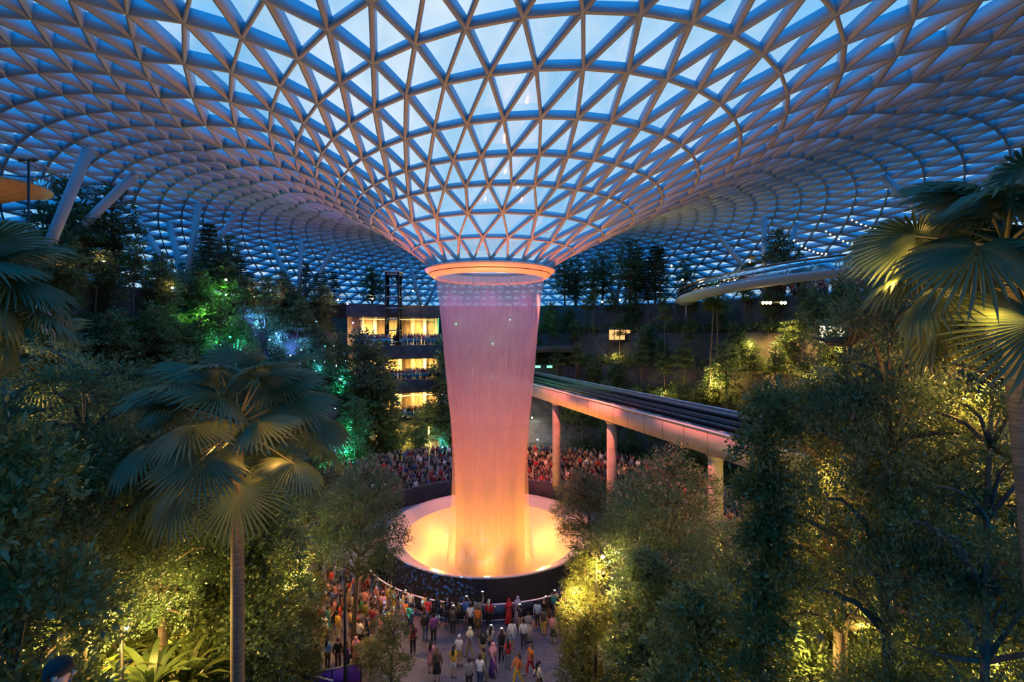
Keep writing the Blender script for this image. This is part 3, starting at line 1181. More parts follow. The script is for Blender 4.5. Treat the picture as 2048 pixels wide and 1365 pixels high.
# ------------------------------------------------------------------ slanted steel struts carrying the roof
for i, (tx, ty, bx, by, lab) in enumerate([
        (180, 292, 90, 510, 'steep leaning steel strut at far left, left one of the pair'),
        (275, 345, 103, 512, 'long leaning steel strut at far left, right one of the pair'),
        (264, 420, 348, 555, 'thin strut leaning right behind the left garden trees'),
        (338, 445, 356, 520, 'short pale strut behind the left garden trees'),
        (398, 405, 376, 545, 'upright strut standing before the tall left conifer'),
        (472, 430, 425, 495, 'short strut leaning left beside the tall left conifer'),
        (540, 485, 585, 580, 'thin strut leaning right, first of three left of the funnel'),
        (602, 475, 599, 580, 'vertical strut, middle of three left of the funnel'),
        (674, 488, 626, 565, 'strut leaning left, last of three left of the funnel'),
        (815, 510, 842, 612, 'blue strut leaning right, close left of the orange ring'),
        (880, 552, 852, 612, 'teal lit strut just under the left of the orange ring'),
        (1183, 508, 1214, 566, 'strut leaning right, close right of the orange ring'),
        (1252, 500, 1232, 605, 'thin strut among the dark trees right of the ring'),
        (1425, 458, 1512, 562, 'strut leaning right, left one of the right garden group'),
        (1528, 435, 1530, 590, 'vertical strut in the right garden above the footbridge'),
        (1594, 446, 1540, 592, 'strut leaning left in the right garden above the footbridge'),
        (1762, 350, 1812, 395, 'short strut beside the upper right fan palm')]):
    T = np.array(ray_roof(tx, ty))
    B = np.array(at(bx, by, T[1] - (1.0 if i > 1 else 0)))
    d = B - T
    g = hill_z(B[0], B[1])
    for _ in range(40):
        if B[2] <= hill_z(B[0], B[1]) + .02 or B[1] < 10:
            break
        B = B + d / np.linalg.norm(d) * .25
    st = tag(empty('steel_strut', tuple(B)), lab, 'strut')
    r = .42 if i < 2 else .36
    rel = T - B
    MB().tube(np.array([[0, 0, -.1], rel * .97]), [r, r], 14).build('shaft', M['steel'], st, True)
    MB().tube(np.array([rel * .96, rel]), [r * .9, r * .45], 10).build('strut_head', M['steel'], st, True)

# ------------------------------------------------------------------ garden edge: fascia, railing
ge = tag(empty('garden_railing'), 'long thin railing along the upper garden edge', 'railing')


def edge_pt(deg, off=0., rho=39.75):
    t = math.radians(deg)
    dx, dy = math.sin(t), math.cos(t)
    r = rho * min(1.08, sector(VX + dx * 30, VY + dy * 30)) + off
    if -42 < deg < -11:
        r = 34.6 + off if -39.4 < deg < -13.4 else 38.5 + off
    return VX + dx * r, VY + dy * r


for z in (23.9, 23.45):
    MB().tube(np.array([(*edge_pt(d, .4), z) for d in range(-100, 106, 3)]), .03, 5).build('rail', M['rail'], ge)
for d in range(-100, 106, 4):
    MB().box((*edge_pt(d, .4), 23.4), (.05, .05, 1.0)).build('railing_post', M['dark'], ge)

# ------------------------------------------------------------------ terraced building with lit balconies
BB = empty('balcony_building')
tag(BB, 'stacked warm lit balconies full of spectators left of the waterfall', 'building')
BD0, BD1 = -37, -15.5
warm_wall = pmat('warm_interior_wall', (.62, .45, .22), .7, 0, .5, 2.2, stretch=(1, 1, .4))
arc_band('back_wall', 37.5, -.2, 21.5, .3, BD0, BD1, warm_wall, 24, BB)
for (z, th, r0, d0, d1) in [(22.6, 1.9, 34.4, BD0 - 2, BD1 + 2), (16.5, 2.0, 33.2, BD0, BD1 + .6), (11.3, 1.9, 33.2, BD0 + .2, BD1 + 2), (5.5, 1.2, 33.2, BD0 + 8, BD1 + 2.5)]:
    arc_band('floor_slab', r0, z - th, z, 5.0 if z < 20 else 7.0, d0, d1, M['darkwall'], 24, BB)
    if z < 20:
        arc_band('balustrade', r0 + .05, z, z + 1.05, .03, d0, d1, M['rail_glass'], 24, BB)
        arc_band('handrail', r0 + .03, z + 1.05, z + 1.1, .06, d0, d1, M['rail'], 24, BB)
        arc_band('ceiling_light', r0 + 1.8, z + (3.9 if z > 12 else 3.2) - (.0 if z > 12 else .0), z + (3.94 if z > 12 else 3.24), 1.2, d0 + 2, d1 - 2, emat('soffit_glow%d' % int(z), (1, .66, .25), 2.4), 20, BB)
for k in range(7):
    t = math.radians(BD0 + 3 + k * 3.0)
    MB().box((VX + 36.9 * math.sin(t), VY + 36.9 * math.cos(t), 10.5), (.5, .5, 21.5), -t).build('pillar', M['cream'], BB)
# lift tower in front of the balconies
lt = tag(empty('lift_tower', (*at(787, 690, 70.1)[:2], 16.5)), 'narrow glazed lift tower rising above the lit balconies', 'lift tower')
for sx in (-.95, .95):
    for sy in (-.8, .8):
        MB().box((sx, sy, 5.4), (.22, .22, 10.8)).build('tower_post', M['dark'], lt)
for k in range(7):
    b = MB()
    for sy in (-.8, .8):
        b.box((0, sy, .6 + k * 1.65), (1.9, .1, .14))
    for sx in (-.95, .95):
        b.box((sx, 0, .6 + k * 1.65), (.1, 1.6, .14))
    b.build('tower_brace', M['steel'], lt)
MB().box((0, 0, 5.3), (1.8, 1.5, 10.2)).build('glass_shaft', M['rail_glass'], lt)
MB().box((0, 0, 10.9), (2.3, 2.0, .2)).build('tower_roof', M['steel'], lt)

# tunnel mouth for the guideway
tm = tag(empty('tunnel_portal'), 'dark tunnel mouth where the guideway enters the hillside', 'tunnel')
b = MB()
b.box((2.3, 73.6, 15.9), (16, 6, .9)).box((9.9, 73.6, 13.4), (.8, 6, 5.2)).box((-5.6, 73.6, 13.4), (.8, 6, 5.2))
b.build('portal_frame', M['darkwall'], tm)
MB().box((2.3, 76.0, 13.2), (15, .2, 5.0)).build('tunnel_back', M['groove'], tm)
for k, dx in enumerate((-.35, .45)):
    p = at(1085, 733, 72)
    s_ = tag(MB().box((p[0] + dx * 2.2, 71.0, p[2]), (.8, .1, .36)).build('exit_sign', emat('exit_green%d' % k, (.2, 1, .45), 2.2)), ['left', 'right'][k] + ' one of two small green lit signs in the tunnel mouth', 'sign')

# lit shop windows on the right slope
for (px0, px1, py0, py1, col, st_, lab) in [(1640, 1712, 652, 688, (1, .80, .50), 6, 'bright lit shop front seen through the right trees'),
                                            (1218, 1262, 660, 680, (1, .55, .2), 1.3, 'small warm lit window in the dark slope right of the waterfall')]:
    h = ray_hill((px0 + px1) / 2, (py0 + py1) / 2 - 2, 30)
    Y = h[1] - .6
    A, B = at(px0, py0, Y), at(px1, py1, Y)
    e = tag(empty('shop_window', ((A[0] + B[0]) / 2, Y, B[2])), lab, 'window')
    wd, ht = B[0] - A[0], A[2] - B[2]
    MB().box((0, .3, ht / 2), (wd, .06, ht)).build('lit_pane', emat('shop_glow', col, st_), e)
    b = MB()
    for x in np.linspace(-wd / 2, wd / 2, 5):
        b.box((x, .2, ht / 2), (.10, .16, ht))
    b.box((0, .2, ht + .1), (wd + .4, .7, .2)).box((0, .4, -.1), (wd + .4, .9, .2))
    b.build('window_frame', M['dark'], e)

# ------------------------------------------------------------------ footbridge on the right
fb = tag(empty('footbridge'), 'slender curved white footbridge with glass railings in the right garden', 'bridge')
BP = [(27, 73, 22.98), (23.8, 64.5, 23.05), (22.6, 56, 23.1), (22.9, 51.5, 23.25), (24, 47.5, 23.4), (26.2, 43, 23.6), (29, 40.3, 23.75), (33, 38.5, 23.8), (40, 37, 23.8)]
BP = np.array(BP)
tt = np.linspace(0, len(BP) - 1, 40)
BC = np.c_[[np.interp(tt, np.arange(len(BP)), BP[:, i]) for i in range(3)]].T
for _ in range(4):
    BC[1:-1] = (BC[:-2] + 2 * BC[1:-1] + BC[2:]) / 4
Tn = np.gradient(BC, axis=0)
Nn = np.c_[Tn[:, 1], -Tn[:, 0], 0 * Tn[:, 0]]
Nn /= np.linalg.norm(Nn, axis=1)[:, None]


def ribbon(prof):
    """sweep a closed profile (offset, height) along the bridge"""
    pr = np.array(prof)
    V = (BC[:, None] + Nn[:, None] * pr[None, :, 0:1] + np.array([0, 0, 1.]) * pr[None, :, 1:2]).reshape(-1, 3)
    m = len(pr)
    i = np.arange(len(BC) - 1)[:, None] * m
    j = np.arange(m)[None]
    return V, np.stack([i + j, i + (j + 1) % m, i + m + (j + 1) % m, i + m + j], -1).reshape(-1, 4)


mk('bridge_deck', *ribbon([(-1.5, 0), (1.5, 0), (1.5, -.18), (.6, -.62), (-.6, -.62), (-1.5, -.18)]), M['steel'], fb)
for o_ in (-1.42, 1.40):
    mk('glass_railing', *ribbon([(o_, .06), (o_ + .02, .06), (o_ + .02, 1.1), (o_, 1.1)]), M['rail_glass'], fb)
    mk('handrail', *ribbon([(o_ - .03, 1.1), (o_ + .05, 1.1), (o_ + .05, 1.16), (o_ - .03, 1.16)]), M['rail'], fb)
    for k in range(0, 40, 2):
        p = BC[k] + Nn[k] * o_
        MB().box((p[0], p[1], p[2] + .55), (.05, .05, 1.1)).build('railing_post', M['rail'], fb)
for k in (2, 34):
    p = BC[k]
    if hill_z(p[0], p[1]) < 20:
        continue
    MB().tube(np.array([[p[0], p[1], hill_z(p[0], p[1]) - .2], [p[0], p[1], p[2] - .5]]), .16, 8).build('bridge_support', M['steel'], fb)

# ------------------------------------------------------------------ raised viewing platform at the far left
px_, Yp = -18, 27.0
pc = at(px_, 372, Yp)
vp = tag(empty('viewing_platform', (pc[0], pc[1], 0)), 'round raised platform with warm lit underside at the far left edge', 'platform')
zb = hill_z(pc[0], pc[1])
MB().lathe([(0, pc[2] - .5), (.5, pc[2] - .9), (1.6, pc[2] - .35), (2.55, pc[2] - .1), (2.6, pc[2] + .08), (0, pc[2] + .1)], 48).build('platform_deck', pmat('warm_wood', (.42, .26, .12), .5, 0, .3, 5), vp, True)
MB().lathe([(.34, zb - .2), (.30, pc[2] - .6)], 20).build('platform_column', M['steel'], vp, True)
MB().lathe([(2.5, pc[2] + .1), (2.5, pc[2] + 1.3)], 48).build('glass_railing', M['rail_glass'], vp, True)
MB().lathe([(2.47, pc[2] + 1.3), (2.55, pc[2] + 1.3), (2.55, pc[2] + 1.36), (2.47, pc[2] + 1.36)], 48).build('handrail', M['rail'], vp, True)

# ------------------------------------------------------------------ trees on the slopes and in the upper garden
ORD = ['first', 'second', 'third', 'fourth', 'fifth', 'sixth', 'seventh', 'eighth', 'ninth', 'tenth', 'eleventh', 'twelfth', 'thirteenth', 'fourteenth', 'fifteenth', 'sixteenth',
       'seventeenth', 'eighteenth', 'nineteenth', 'twentieth'] + ['twenty-' + q for q in ('first', 'second', 'third', 'fourth', 'fifth', 'sixth', 'seventh', 'eighth', 'ninth')] + ['thirtieth'] + ['thirty-' + q for q in ('first', 'second', 'third', 'fourth', 'fifth', 'sixth', 'seventh', 'eighth', 'ninth')] + ['fortieth']
DESC = {'farT': 'dark layered tree', 'farT2': 'green layered tree', 'farB': 'dark rounded tree', 'farY': 'thin bare stemmed tree', 'con1': 'narrow dark conifer', 'con2': 'wide tiered conifer'}
plan = []


def far_ok(x, y, d):
    return all((x - a[1]) ** 2 + (y - a[2]) ** 2 > d * d for a in plan)


def guide_gap(x, y):
    o = (x - gx(y)) * .945
    return -2.0 < o < GW + 2.0


tr_ = random.Random(5)
tries = 0
while tries < 6000 and len(plan) < 150:
    tries += 1
    deg = tr_.uniform(-118, 112)
    re = tr_.choice([24.6, 25.8, 28, 29.4, 31.4, 32.6, 34.6, 35.8, 37.6, 38.8])
    t = math.radians(deg)
    if -41 < deg < -11.5:
        continue
    s0 = sector(VX + 30 * math.sin(t), VY + 30 * math.cos(t))
    x, y = VX + re * s0 * math.sin(t), VY + re * s0 * math.cos(t)
    if y < 33 or (guide_gap(x, y) and re < 35):
        continue
    px, py = proj(x, y, hill_z(x, y) + 3)
    if not -60 < px < 2100 or (900 < px < 1060):
        continue
    if not far_ok(x, y, 2.5):
        continue
    lower = re < 31
    kind = tr_.choice(['farT', 'farT2', 'farB', 'farY', 'farT'] if px < 1024 else ['farT', 'farY', 'farB', 'farY', 'farT2'])
    sc = tr_.uniform(.62, .95) * (1.0 if px < 1024 else .85)
    zone = 'left slope' if px < 1024 else 'right slope'
    zone = ('lower ' if lower else 'upper ') + zone
    plan.append((kind, x, y, sc, zone, px))
# upper garden: along the edge
tries = 0
n0 = len(plan)
while tries < 3000 and len(plan) < n0 + 46:
    tries += 1
    deg = tr_.uniform(-102, 104)
    ex, ey = edge_pt(deg, tr_.uniform(2.0, 9))
    if guide_gap(ex, ey) and ey < 60:
        continue
    px, py = proj(ex, ey, 24)
    if not -60 < px < 1800 or (860 < px < 1120):
        continue
    if abs(px - 787) < 30 or not far_ok(ex, ey, 2.0):
        continue
    if px < 480:
        kind, sc = tr_.choice(['farT', 'farT', 'farT2', 'farB', 'con2']), tr_.uniform(.55, .85)
    elif px < 1024:
        kind, sc = tr_.choice(['con1', 'con2', 'con1', 'farT2']), tr_.uniform(.42, .7)
    elif px < 1380:
        kind, sc = tr_.choice(['farT', 'con2', 'farB', 'farT']), tr_.uniform(.75, 1.1)
    else:
        kind, sc = tr_.choice(['farB', 'farT2', 'farT']), tr_.uniform(.4, .62)
    zone = 'left garden' if px < 480 else 'garden left of the ring' if px < 1024 else 'garden right of the ring' if px < 1380 else 'garden behind the footbridge'
    plan.append((kind, ex, ey, sc, zone, px))
# some singled out in the photograph
for kind, px, top, Y, lab in [('con2', 418, 440, 50, 'tallest wide conifer in the left garden, before the upright strut'), ('con1', 668, 540, 66, 'conifer lit purple from below left of the lift tower'),
                              ('farT', 225, 385, 50, 'tall flat crowned tree between the two long leaning struts'), ('farT', 130, 365, 47, 'tall flat crowned tree in front of the steep leaning strut'),
                              ('con1', 612, 525, 62, 'dense narrow conifer beside the vertical strut'), ('con1', 482, 515, 60, 'small neat conifer right of the tall left conifer'),
                              ('farB', 745, 540, 70, 'round crowned tree just left of the lift tower'), ('con2', 1320, 490, 60, 'large layered conifer behind the bright lamp right of the ring'),
                              ('farT', 1260, 488, 62, 'tall dark tree left of the large layered conifer'), ('farB', 1560, 470, 58, 'tall leafy tree between the right vertical and leaning struts')]:
    while hill_z(*at(px, top, Y)[:2]) < 22.5 and Y < 90:
        Y += .5
    Y += .6
    x, y, z = at(px, top, Y)
    g = hill_z(x, y)
    hn = {'con1': 8, 'con2': 9.5, 'farT': 9, 'farB': 7}[kind]
    tree(kind, x, y, min(1.15, max(.4, (z - g) / hn)), lab)
for i, (deg, re, kind, sc) in enumerate([(-38.5, 29, 'farT', 1.7), (-35.5, 31.5, 'farT2', 2.0), (-33.5, 29.5, 'farT', 1.25), (-31, 28, 'farT2', .8), (-28.5, 31.3, 'farB', .6), (-24.5, 27.5, 'farT', .75), (-22.5, 29.2, "farT2", .62), (-16.5, 31.5, 'farT', 1.15), (-14, 28.5, 'farT2', .9), (-12.5, 30.6, 'farT', 1.3)]):
    t = math.radians(deg)
    plan.append((kind, VX + re * math.sin(t), VY + re * math.cos(t), sc, 'ground before the balconies', proj(VX + re * math.sin(t), VY + re * math.cos(t), 3)[0]))
for px, py, hh, lab in [(1421, 800, 13.5, 'tall pale slender trunk on the right slope, left one of two close together'), (1434, 790, 12.5, 'tall pale slender trunk on the right slope, right one of two close together'),
                       (1168, 690, 6.5, 'thin trunked tree beside the tunnel mouth, left of two'), (1186, 690, 6.8, 'thin trunked tree beside the tunnel mouth, right of two'), (1330, 740, 8, 'single slender trunk midway along the right slope'),
                       (1500, 650, 7, 'slender trunk under the footbridge left of the floodlights')]:
    h = ray_hill(px, py, 40)
    tree('slim', h[0], h[1], (hh / 12, hh / 12, hh / 12), lab)
for i in range(16):
    t = math.radians(-104 + i * 4.1)
    s0 = sector(VX + 30 * math.sin(t), VY + 30 * math.cos(t))
    re = 38.6 if i % 2 else 35.6
    x, y = VX + re * s0 * math.sin(t), VY + re * s0 * math.cos(t)
    plan.append((['farB', 'farT'][i % 2], x, y, [.85, .72][i % 2], 'left garden wall terrace', proj(x, y, 20)[0]))
groups = {}
for p in plan:
    groups.setdefault((p[0], p[4]), []).append(p)
for (kind, zone), lst in groups.items():
    lst.sort(key=lambda q: q[5])
    for i, (k_, x, y, sc, z_, px) in enumerate(lst):
        cnt_ = ORD[i] if i < len(ORD) else 'last'
        tree(k_, x, y, (sc * RND.uniform(.85, 1.15), sc * RND.uniform(.85, 1.15), sc), f'{DESC[kind]} on the {zone}, {cnt_} of them from the left' if len(lst) > 1 else f'{DESC[kind]}, the only one on the {zone}',
             group=f'{DESC[kind]}s on the {zone}')

# undergrowth nobody could count: shrubs and creepers over the terraces
rg = np.random.default_rng(77)
Cs, Ds = [], []
while len(Cs) < 15000:
    deg = rg.uniform(-120, 115)
    re = rg.uniform(23.6, 39.7)
    t = math.radians(deg)
    if -40 < deg < -12:
        continue
    s0 = sector(VX + 30 * math.sin(t), VY + 30 * math.cos(t))
    x, y = VX + re * s0 * math.sin(t), VY + re * s0 * math.cos(t)
    if y < 30 or (guide_gap(x, y) and re < 34):
        continue
    dens = math.sin(x * .7) * math.sin(y * .6 + 1) + rg.uniform(-.6, 1)
    if dens < -.1:
        continue
    g = hill_z(x, y)
    Cs.append((x, y, g + abs(rg.normal(0, .45))))
    Ds.append((-math.sin(t) * .8 + rg.normal(0, .5), -math.cos(t) * .8 + rg.normal(0, .5), rg.uniform(.1, 1)))
V, F = sprigs(np.array(Cs), np.array(Ds), 5, .75, .42, .42, rg)
tag(mk('undergrowth', V, F, M['leaf_mid']), 'dense low shrubs and creepers covering the terraced slopes', 'undergrowth', kind='stuff')
# near forest floor
Cs, Ds = [], []
while len(Cs) < 7000:
    x, y = rg.uniform(-26, 26), rg.uniform(9, 33)
    r = math.hypot(x - VX, y - VY)
    if r < 15 or abs(x + 2.5) < 7.5 - .0 * y:
        continue
    g = hill_z(x, y)
    Cs.append((x, y, g + abs(rg.normal(0, .7))))
    Ds.append((rg.normal(0, .6), rg.normal(0, .6), rg.uniform(.3, 1)))
V, F = sprigs(np.array(Cs), np.array(Ds), 5, .7, .36, .35, rg)
tag(mk('undergrowth', V, F, M['leaf_bright']), 'low leafy ground plants under the near trees either side of the plaza', 'undergrowth', kind='stuff')

# ------------------------------------------------------------------ lamp posts and lamps
WARM = (1.0, .60, .13)
AMB = (1.0, .46, .10)


def lamp_post(px, ptop, Y, heads, lab, power, z0=None, up=False):
    x, y, z = at(px, ptop, Y)
    g = hill_z(x, y)
    e = tag(empty('lamp_post', (x, y, g)), lab, 'lamp post')
    h = z - g
    MB().tube(np.array([[0, 0, -.05], [0, 0, h]]), [.075, .055], 10).lathe([(.16, 0), (.16, .12), (.08, .16)], 12).build('pole', M['dark'], e, True)
    for (dx, dz, lit) in heads:
        b = MB()
        b.tube(np.array([[dx * .2, 0, h + dz], [dx, -.05, h + dz + .02]]), [.03, .03], 6)
        b.tube(np.array([[dx, -.16, h + dz - .02], [dx, .12, h + dz + .10]]), [.11, .09], 10)
        hd = b.build('lamp_head', M['dark'], e, True)
        MB().sphere((dx, -.17, h + dz - .02), (.085, .04, .085), 10, 6).build('lamp_lens', emat('lens', (1, .75, .35), 30 if lit else .02), hd)
        if lit:
            lamp('post_light', (x + dx, y - .55, z + dz - .25), WARM, power * .8, .1)
    return e


lamp_post(1192, 1105, 22.0, [(-.28, -.05, 0), (.28, -.12, 1), (-.32, -1.0, 0), (.32, -1.0, 0)], 'tall slim lamp post with four heads inside the yellow lit tree', 1500)
lamp_post(690, 1160, 23.0, [(-.25, 0, 0), (.25, 0, 0)], 'slim dark lamp post in front of the left plaza crowd', 0)
lamp_post(243, 1248, 15.5, [(.3, .0, 1)], 'low dark lamp post among the bottom left strap leaf plants', 500)
lamp_post(57, 318, 26.0, [(-.35, -.1, 0), (.35, -.1, 0)], 'dark pole with two unlit heads beside the left platform', 0)


def bulb(name, loc, r, col, s, lab, cat='lamp', group=None, power=0, lcol=None, off=(0, -.5, .3), lr=.15):
    e = tag(empty(name, loc), lab, cat, group)
    MB().sphere((0, 0, 0), r, 10, 7).build('bulb', emat('bulb_glow', col, s), e, True)
    MB().tube(np.array([[0, r * .6, -r * .2], [0, r * 2.2, -r * .5]]), [r * .7, r * .9], 8).build('housing', M['dark'], e, True)
    if power:
        lamp(name + '_light', (loc[0] + off[0], loc[1] + off[1], loc[2] + off[2]), lcol or col, power, lr)
    return e


# double flood lights under the right garden edge
fl = tag(empty('floodlight_bar', at(1550, 606, 54.0)), 'row of dazzling golden floodlights under the right garden edge', 'floodlight')
for k, dx in enumerate((-1.35, -.95, -.55, .75, 1.15)):
    MB().sphere((dx, 0, 0), .17, 10, 7).build('flood_lens', emat('flood_glow', (1, .68, .22), 45), fl, True)
MB().box((-.1, .5, .1), (3.2, .25, .25)).box((-.1, 1.6, .1), (.2, 2.2, .2)).build('mounting_bar', M['dark'], fl)
p = at(1550, 606, 53.4)
lamp('slope_flood', p, (1, .58, .12), 16000, .25, 100, (p[0] + 2, 56, 2), 1)
for q_ in ((1430, 770, 900), (1500, 700, 900), (1330, 800, 420), (1230, 720, 220), (1620, 760, 900), (1150, 800, 150)):
    h_ = ray_hill(q_[0], q_[1], 40, 2.0)
    if h_[1] < 85:
        lamp('slope_lamp', (h_[0], h_[1], h_[2] + .6), (1, .62, .14), q_[2] * 1.8, .3)
lamp('slope_flood_b', (p[0] + 4, p[1] - 5, 17), (1, .58, .12), 4500, .3, 120, (p[0] + 5, p[1] + 3, 6), 1)

# small garden lamps along the upper edge: (px, row, depth back from the hit, colour, size, power, label)
GL = [(208, 524, 44, WARM, 300, 'warm lamp among trees below the long leaning strut'), (135, 545, 40, AMB, 250, 'dim amber lamp behind the far left trees'),
      (345, 576, 50, WARM, 260, 'small warm lamp left of the green lit trees'), (452, 560, 55, WARM, 120, 'small amber lamp above the green lit trees'),
      (510, 595, 62, WARM, 420, 'warm garden lamp beneath the left conifers'), (562, 601, 64, WARM, 420, 'warm garden lamp right of the left conifers'),
      (676, 600, 68, AMB, 420, 'amber lamp under the purple lit conifer'), (745, 598, 70, AMB, 300, 'amber lamp left of the lift tower'),
      (826, 582, 72, WARM, 520, 'bright warm lamp right of the lift tower'), (845, 612, 74, AMB, 200, 'small amber lamp under the ring, left'),
      (1204, 604, 66, WARM, 300, 'warm lamp in the dark trees right of the ring'), (1240, 600, 66, AMB, 240, 'amber lamp between dark trees right of the ring'),
      (1343, 532, 60, WARM, 900, 'bright warm lamp high in the trees right of the ring'), (1365, 560, 62, AMB, 300, 'amber lamp just left of the footbridge end'),
      (1500, 525, 64, AMB, 160, 'small lamp behind the footbridge, left of the vertical strut'), (1585, 520, 66, AMB, 160, 'small lamp behind the footbridge, right of the vertical strut')]
for px, py, Y, col, pw, lab in GL:
    bulb('garden_lamp', at(px, py, Y), .12, (1, .75, .4), 25, lab, power=pw * .45, lcol=col, lr=.3)

# coloured show lights on the slopes: (px, row, colour, power)
G_, B_, P_, T_c = (.25, 1, .10), (.08, .28, 1), (.45, .12, 1), (.04, .85, .62)
SH = [(417, 640, G_, 1500, 'green'), (452, 590, G_, 500, 'green'), (440, 690, (.1, .9, .35), 500, 'green'), (516, 652, B_, 1300, 'blue'), (560, 690, B_, 900, 'blue'), (602, 700, B_, 1200, 'blue'),
      (480, 700, T_c, 500, 'teal'), (695, 608, P_, 700, 'purple'), (706, 646, P_, 900, 'purple'), (640, 740, (.05, .5, .9), 600, 'blue'), (690, 770, T_c, 800, 'teal'), (700, 860, T_c, 700, 'teal'), (730, 820, (.05, .5, 1), 600, 'blue'),
      (655, 925, (.1, 1, .5), 900, 'green'), (690, 905, T_c, 700, 'teal'), (620, 940, (.2, 1, .4), 500, 'green'), (885, 770, (.1, .4, 1), 500, 'blue'), (880, 850, (.05, .9, .5), 800, 'green'), (885, 895, (.05, .8, .8), 700, 'teal'),
      (912, 648, (.1, 1, .4), 700, 'green'), (985, 688, (.1, 1, .55), 700, 'green'), (1020, 640, (.1, 1, .4), 500, 'green'), (940, 750, (.6, .85, 1), 300, 'white'), (985, 760, (.6, .85, 1), 300, 'white'),
      (945, 868, (.7, .8, 1), 500, 'white'), (1010, 868, (1, .7, .4), 700, 'orange'), (1035, 866, (1, .7, .4), 700, 'orange'), (1064, 836, (.9, .95, 1), 300, 'white'), (1075, 880, (.3, .6, 1), 200, 'blue'), (820, 880, (1, .75, .1), 900, 'yellow'), (790, 800, (1, .7, .12), 500, 'yellow')]
for i, (px, py, col, pw, cn) in enumerate(SH):
    h = ray_hill(px, py, 40, 1.2)
    if h[1] > 85:
        h = at(px, py, 56)
    side = 'behind the waterfall' if 885 < px < 1085 else 'on the slope left of the waterfall'
    nth = ['first', 'second', 'third', 'fourth', 'fifth', 'sixth', 'seventh', 'eighth']
    same = sorted([q for q in SH if q[4] == cn and (885 < q[0] < 1085) == (885 < px < 1085)], key=lambda q: q[0])
    lab = f'{cn} show light {side}, {nth[same.index(SH[i])]} {cn} one from the left'
    bulb('show_light', h, .10, col, 22, lab, power=pw, lcol=col, off=(.2, -.9, .5), lr=.3, group='coloured show lights on the slopes')

# strings of bulbs under the right of the roof
for (a, c_, n_, lab) in [((1588, 479), (1652, 506), 9, 'string of warm bulbs, lowest of three under the right roof'), ((1652, 461), (1732, 492), 10, 'string of warm bulbs, middle of three under the right roof'),
                         ((1704, 438), (1790, 458), 10, 'string of warm bulbs, highest of three under the right roof')]:
    A, B = np.array(at(*a, 52)), np.array(at(*c_, 49))
    e = tag(empty('light_string', tuple(A)), lab, 'string lights')
    t = np.linspace(0, 1, n_)
    Q = (B - A)[None] * t[:, None] + np.array([0, 0, -.35])[None] * (4 * t * (1 - t))[:, None]
    MB().tube(Q, .02, 5).build('cable', M['dark'], e)
    for q in Q:
        MB().sphere(q - [0, 0, .12], .085, 8, 6).build('bulb', emat('bulb_warm', (1, .62, .28), 16), e, True)
    for q in (Q[0], Q[-1]):
        w_ = A + q
        rz_ = roof_z(w_[0], w_[1]) or w_[2] + 4
        MB().tube(np.array([q, [q[0], q[1], rz_ - A[2]]]), .012, 4).build('hanger_wire', M['dark'], e)

# ground lights hidden among the near trees (px, row, depth, power)
for px, py, Y, pw, col in [(215, 1330, 16.2, 420, WARM), (335, 1310, 18.6, 520, WARM), (300, 1190, 21, 380, WARM), (155, 1040, 16.6, 420, WARM), (60, 1280, 13, 260, WARM), (592, 1150, 21.3, 900, WARM),
                           (570, 1080, 24.5, 500, WARM), (430, 1300, 21, 160, AMB), (510, 1300, 21.5, 220, WARM), (40, 1110, 15, 300, WARM), (350, 960, 23, 450, AMB), (130, 860, 18.5, 260, AMB),
                           (1150, 1190, 22.2, 900, WARM), (1205, 1150, 22.4, 320, WARM), (1270, 1320, 21.4, 240, WARM), (1440, 1260, 18.2, 200, WARM), (1575, 985, 23, 800, WARM), (1650, 1080, 16.5, 500, WARM),
                           (1740, 1240, 13.2, 420, WARM), (1880, 1120, 14.5, 500, WARM), (1985, 1320, 12.4, 520, WARM), (2000, 1010, 13.2, 480, WARM), (1900, 880, 12.6, 700, AMB), (1830, 770, 15, 800, AMB), (1960, 800, 10, 380, AMB), (1610, 1010, 13.6, 200, AMB), (1720, 740, 15.5, 500, AMB), (1660, 960, 12.4, 160, AMB),
                           (1340, 1085, 27, 90, WARM), (1450, 1090, 27, 110, WARM), (230, 1250, 14.6, 600, WARM), (335, 1255, 15.2, 700, WARM), (1610, 1300, 13.5, 300, WARM), (1700, 900, 17.5, 500, WARM), (1985, 640, 7.6, 90, WARM), (1780, 560, 9.0, 60, WARM), (470, 1010, 13.6, 90, AMB), (430, 900, 13.2, 60, AMB), (560, 900, 13.4, 60, AMB), (-40, 640, 8.4, 80, WARM), (50, 790, 14.6, 160, WARM)]:
    x, y, z = at(px, py, Y)
    lamp('tree_uplight', (x, y, max(z, hill_z(x, y) + .4)), col, pw * (1.15 if px < 700 else 1.0), .15)
# plaza flood from the lamp posts by the crowd
for px, py, Y, pw in [(745, 1180, 27, 700), (660, 1120, 31, 700), (1010, 1120, 24, 260), (1250, 1190, 27, 400)]:
    lamp('plaza_light', at(px, py - 60, Y), AMB, pw * 1.3, .2, 140, (*at(px, py, Y)[:2], 0), 1)
for d in (-100, -75, -50, -28, -10, 12, 30, 52, 75, 100):
    t = math.radians(d)
    lamp('step_light', (VX + 19.5 * math.sin(t), VY + 19.5 * math.cos(t), 6.2), (1, .40, .15) if d > -60 else (1, .3, .25), 800 if d > 8 else 220, .3, 150, (VX + 18 * math.sin(t), VY + 18 * math.cos(t), 0), 1)
for lv, (z, pw) in enumerate([(19.3, 700), (13.6, 600), (8.2, 500), (3.4, 400)]):
    for d in (BD0 + 5, (BD0 + BD1) / 2, BD1 - 4):
        t = math.radians(d)
        lamp('balcony_light', (VX + 35.6 * math.sin(t), VY + 35.6 * math.cos(t), z), (1, .62, .2), pw, .3)
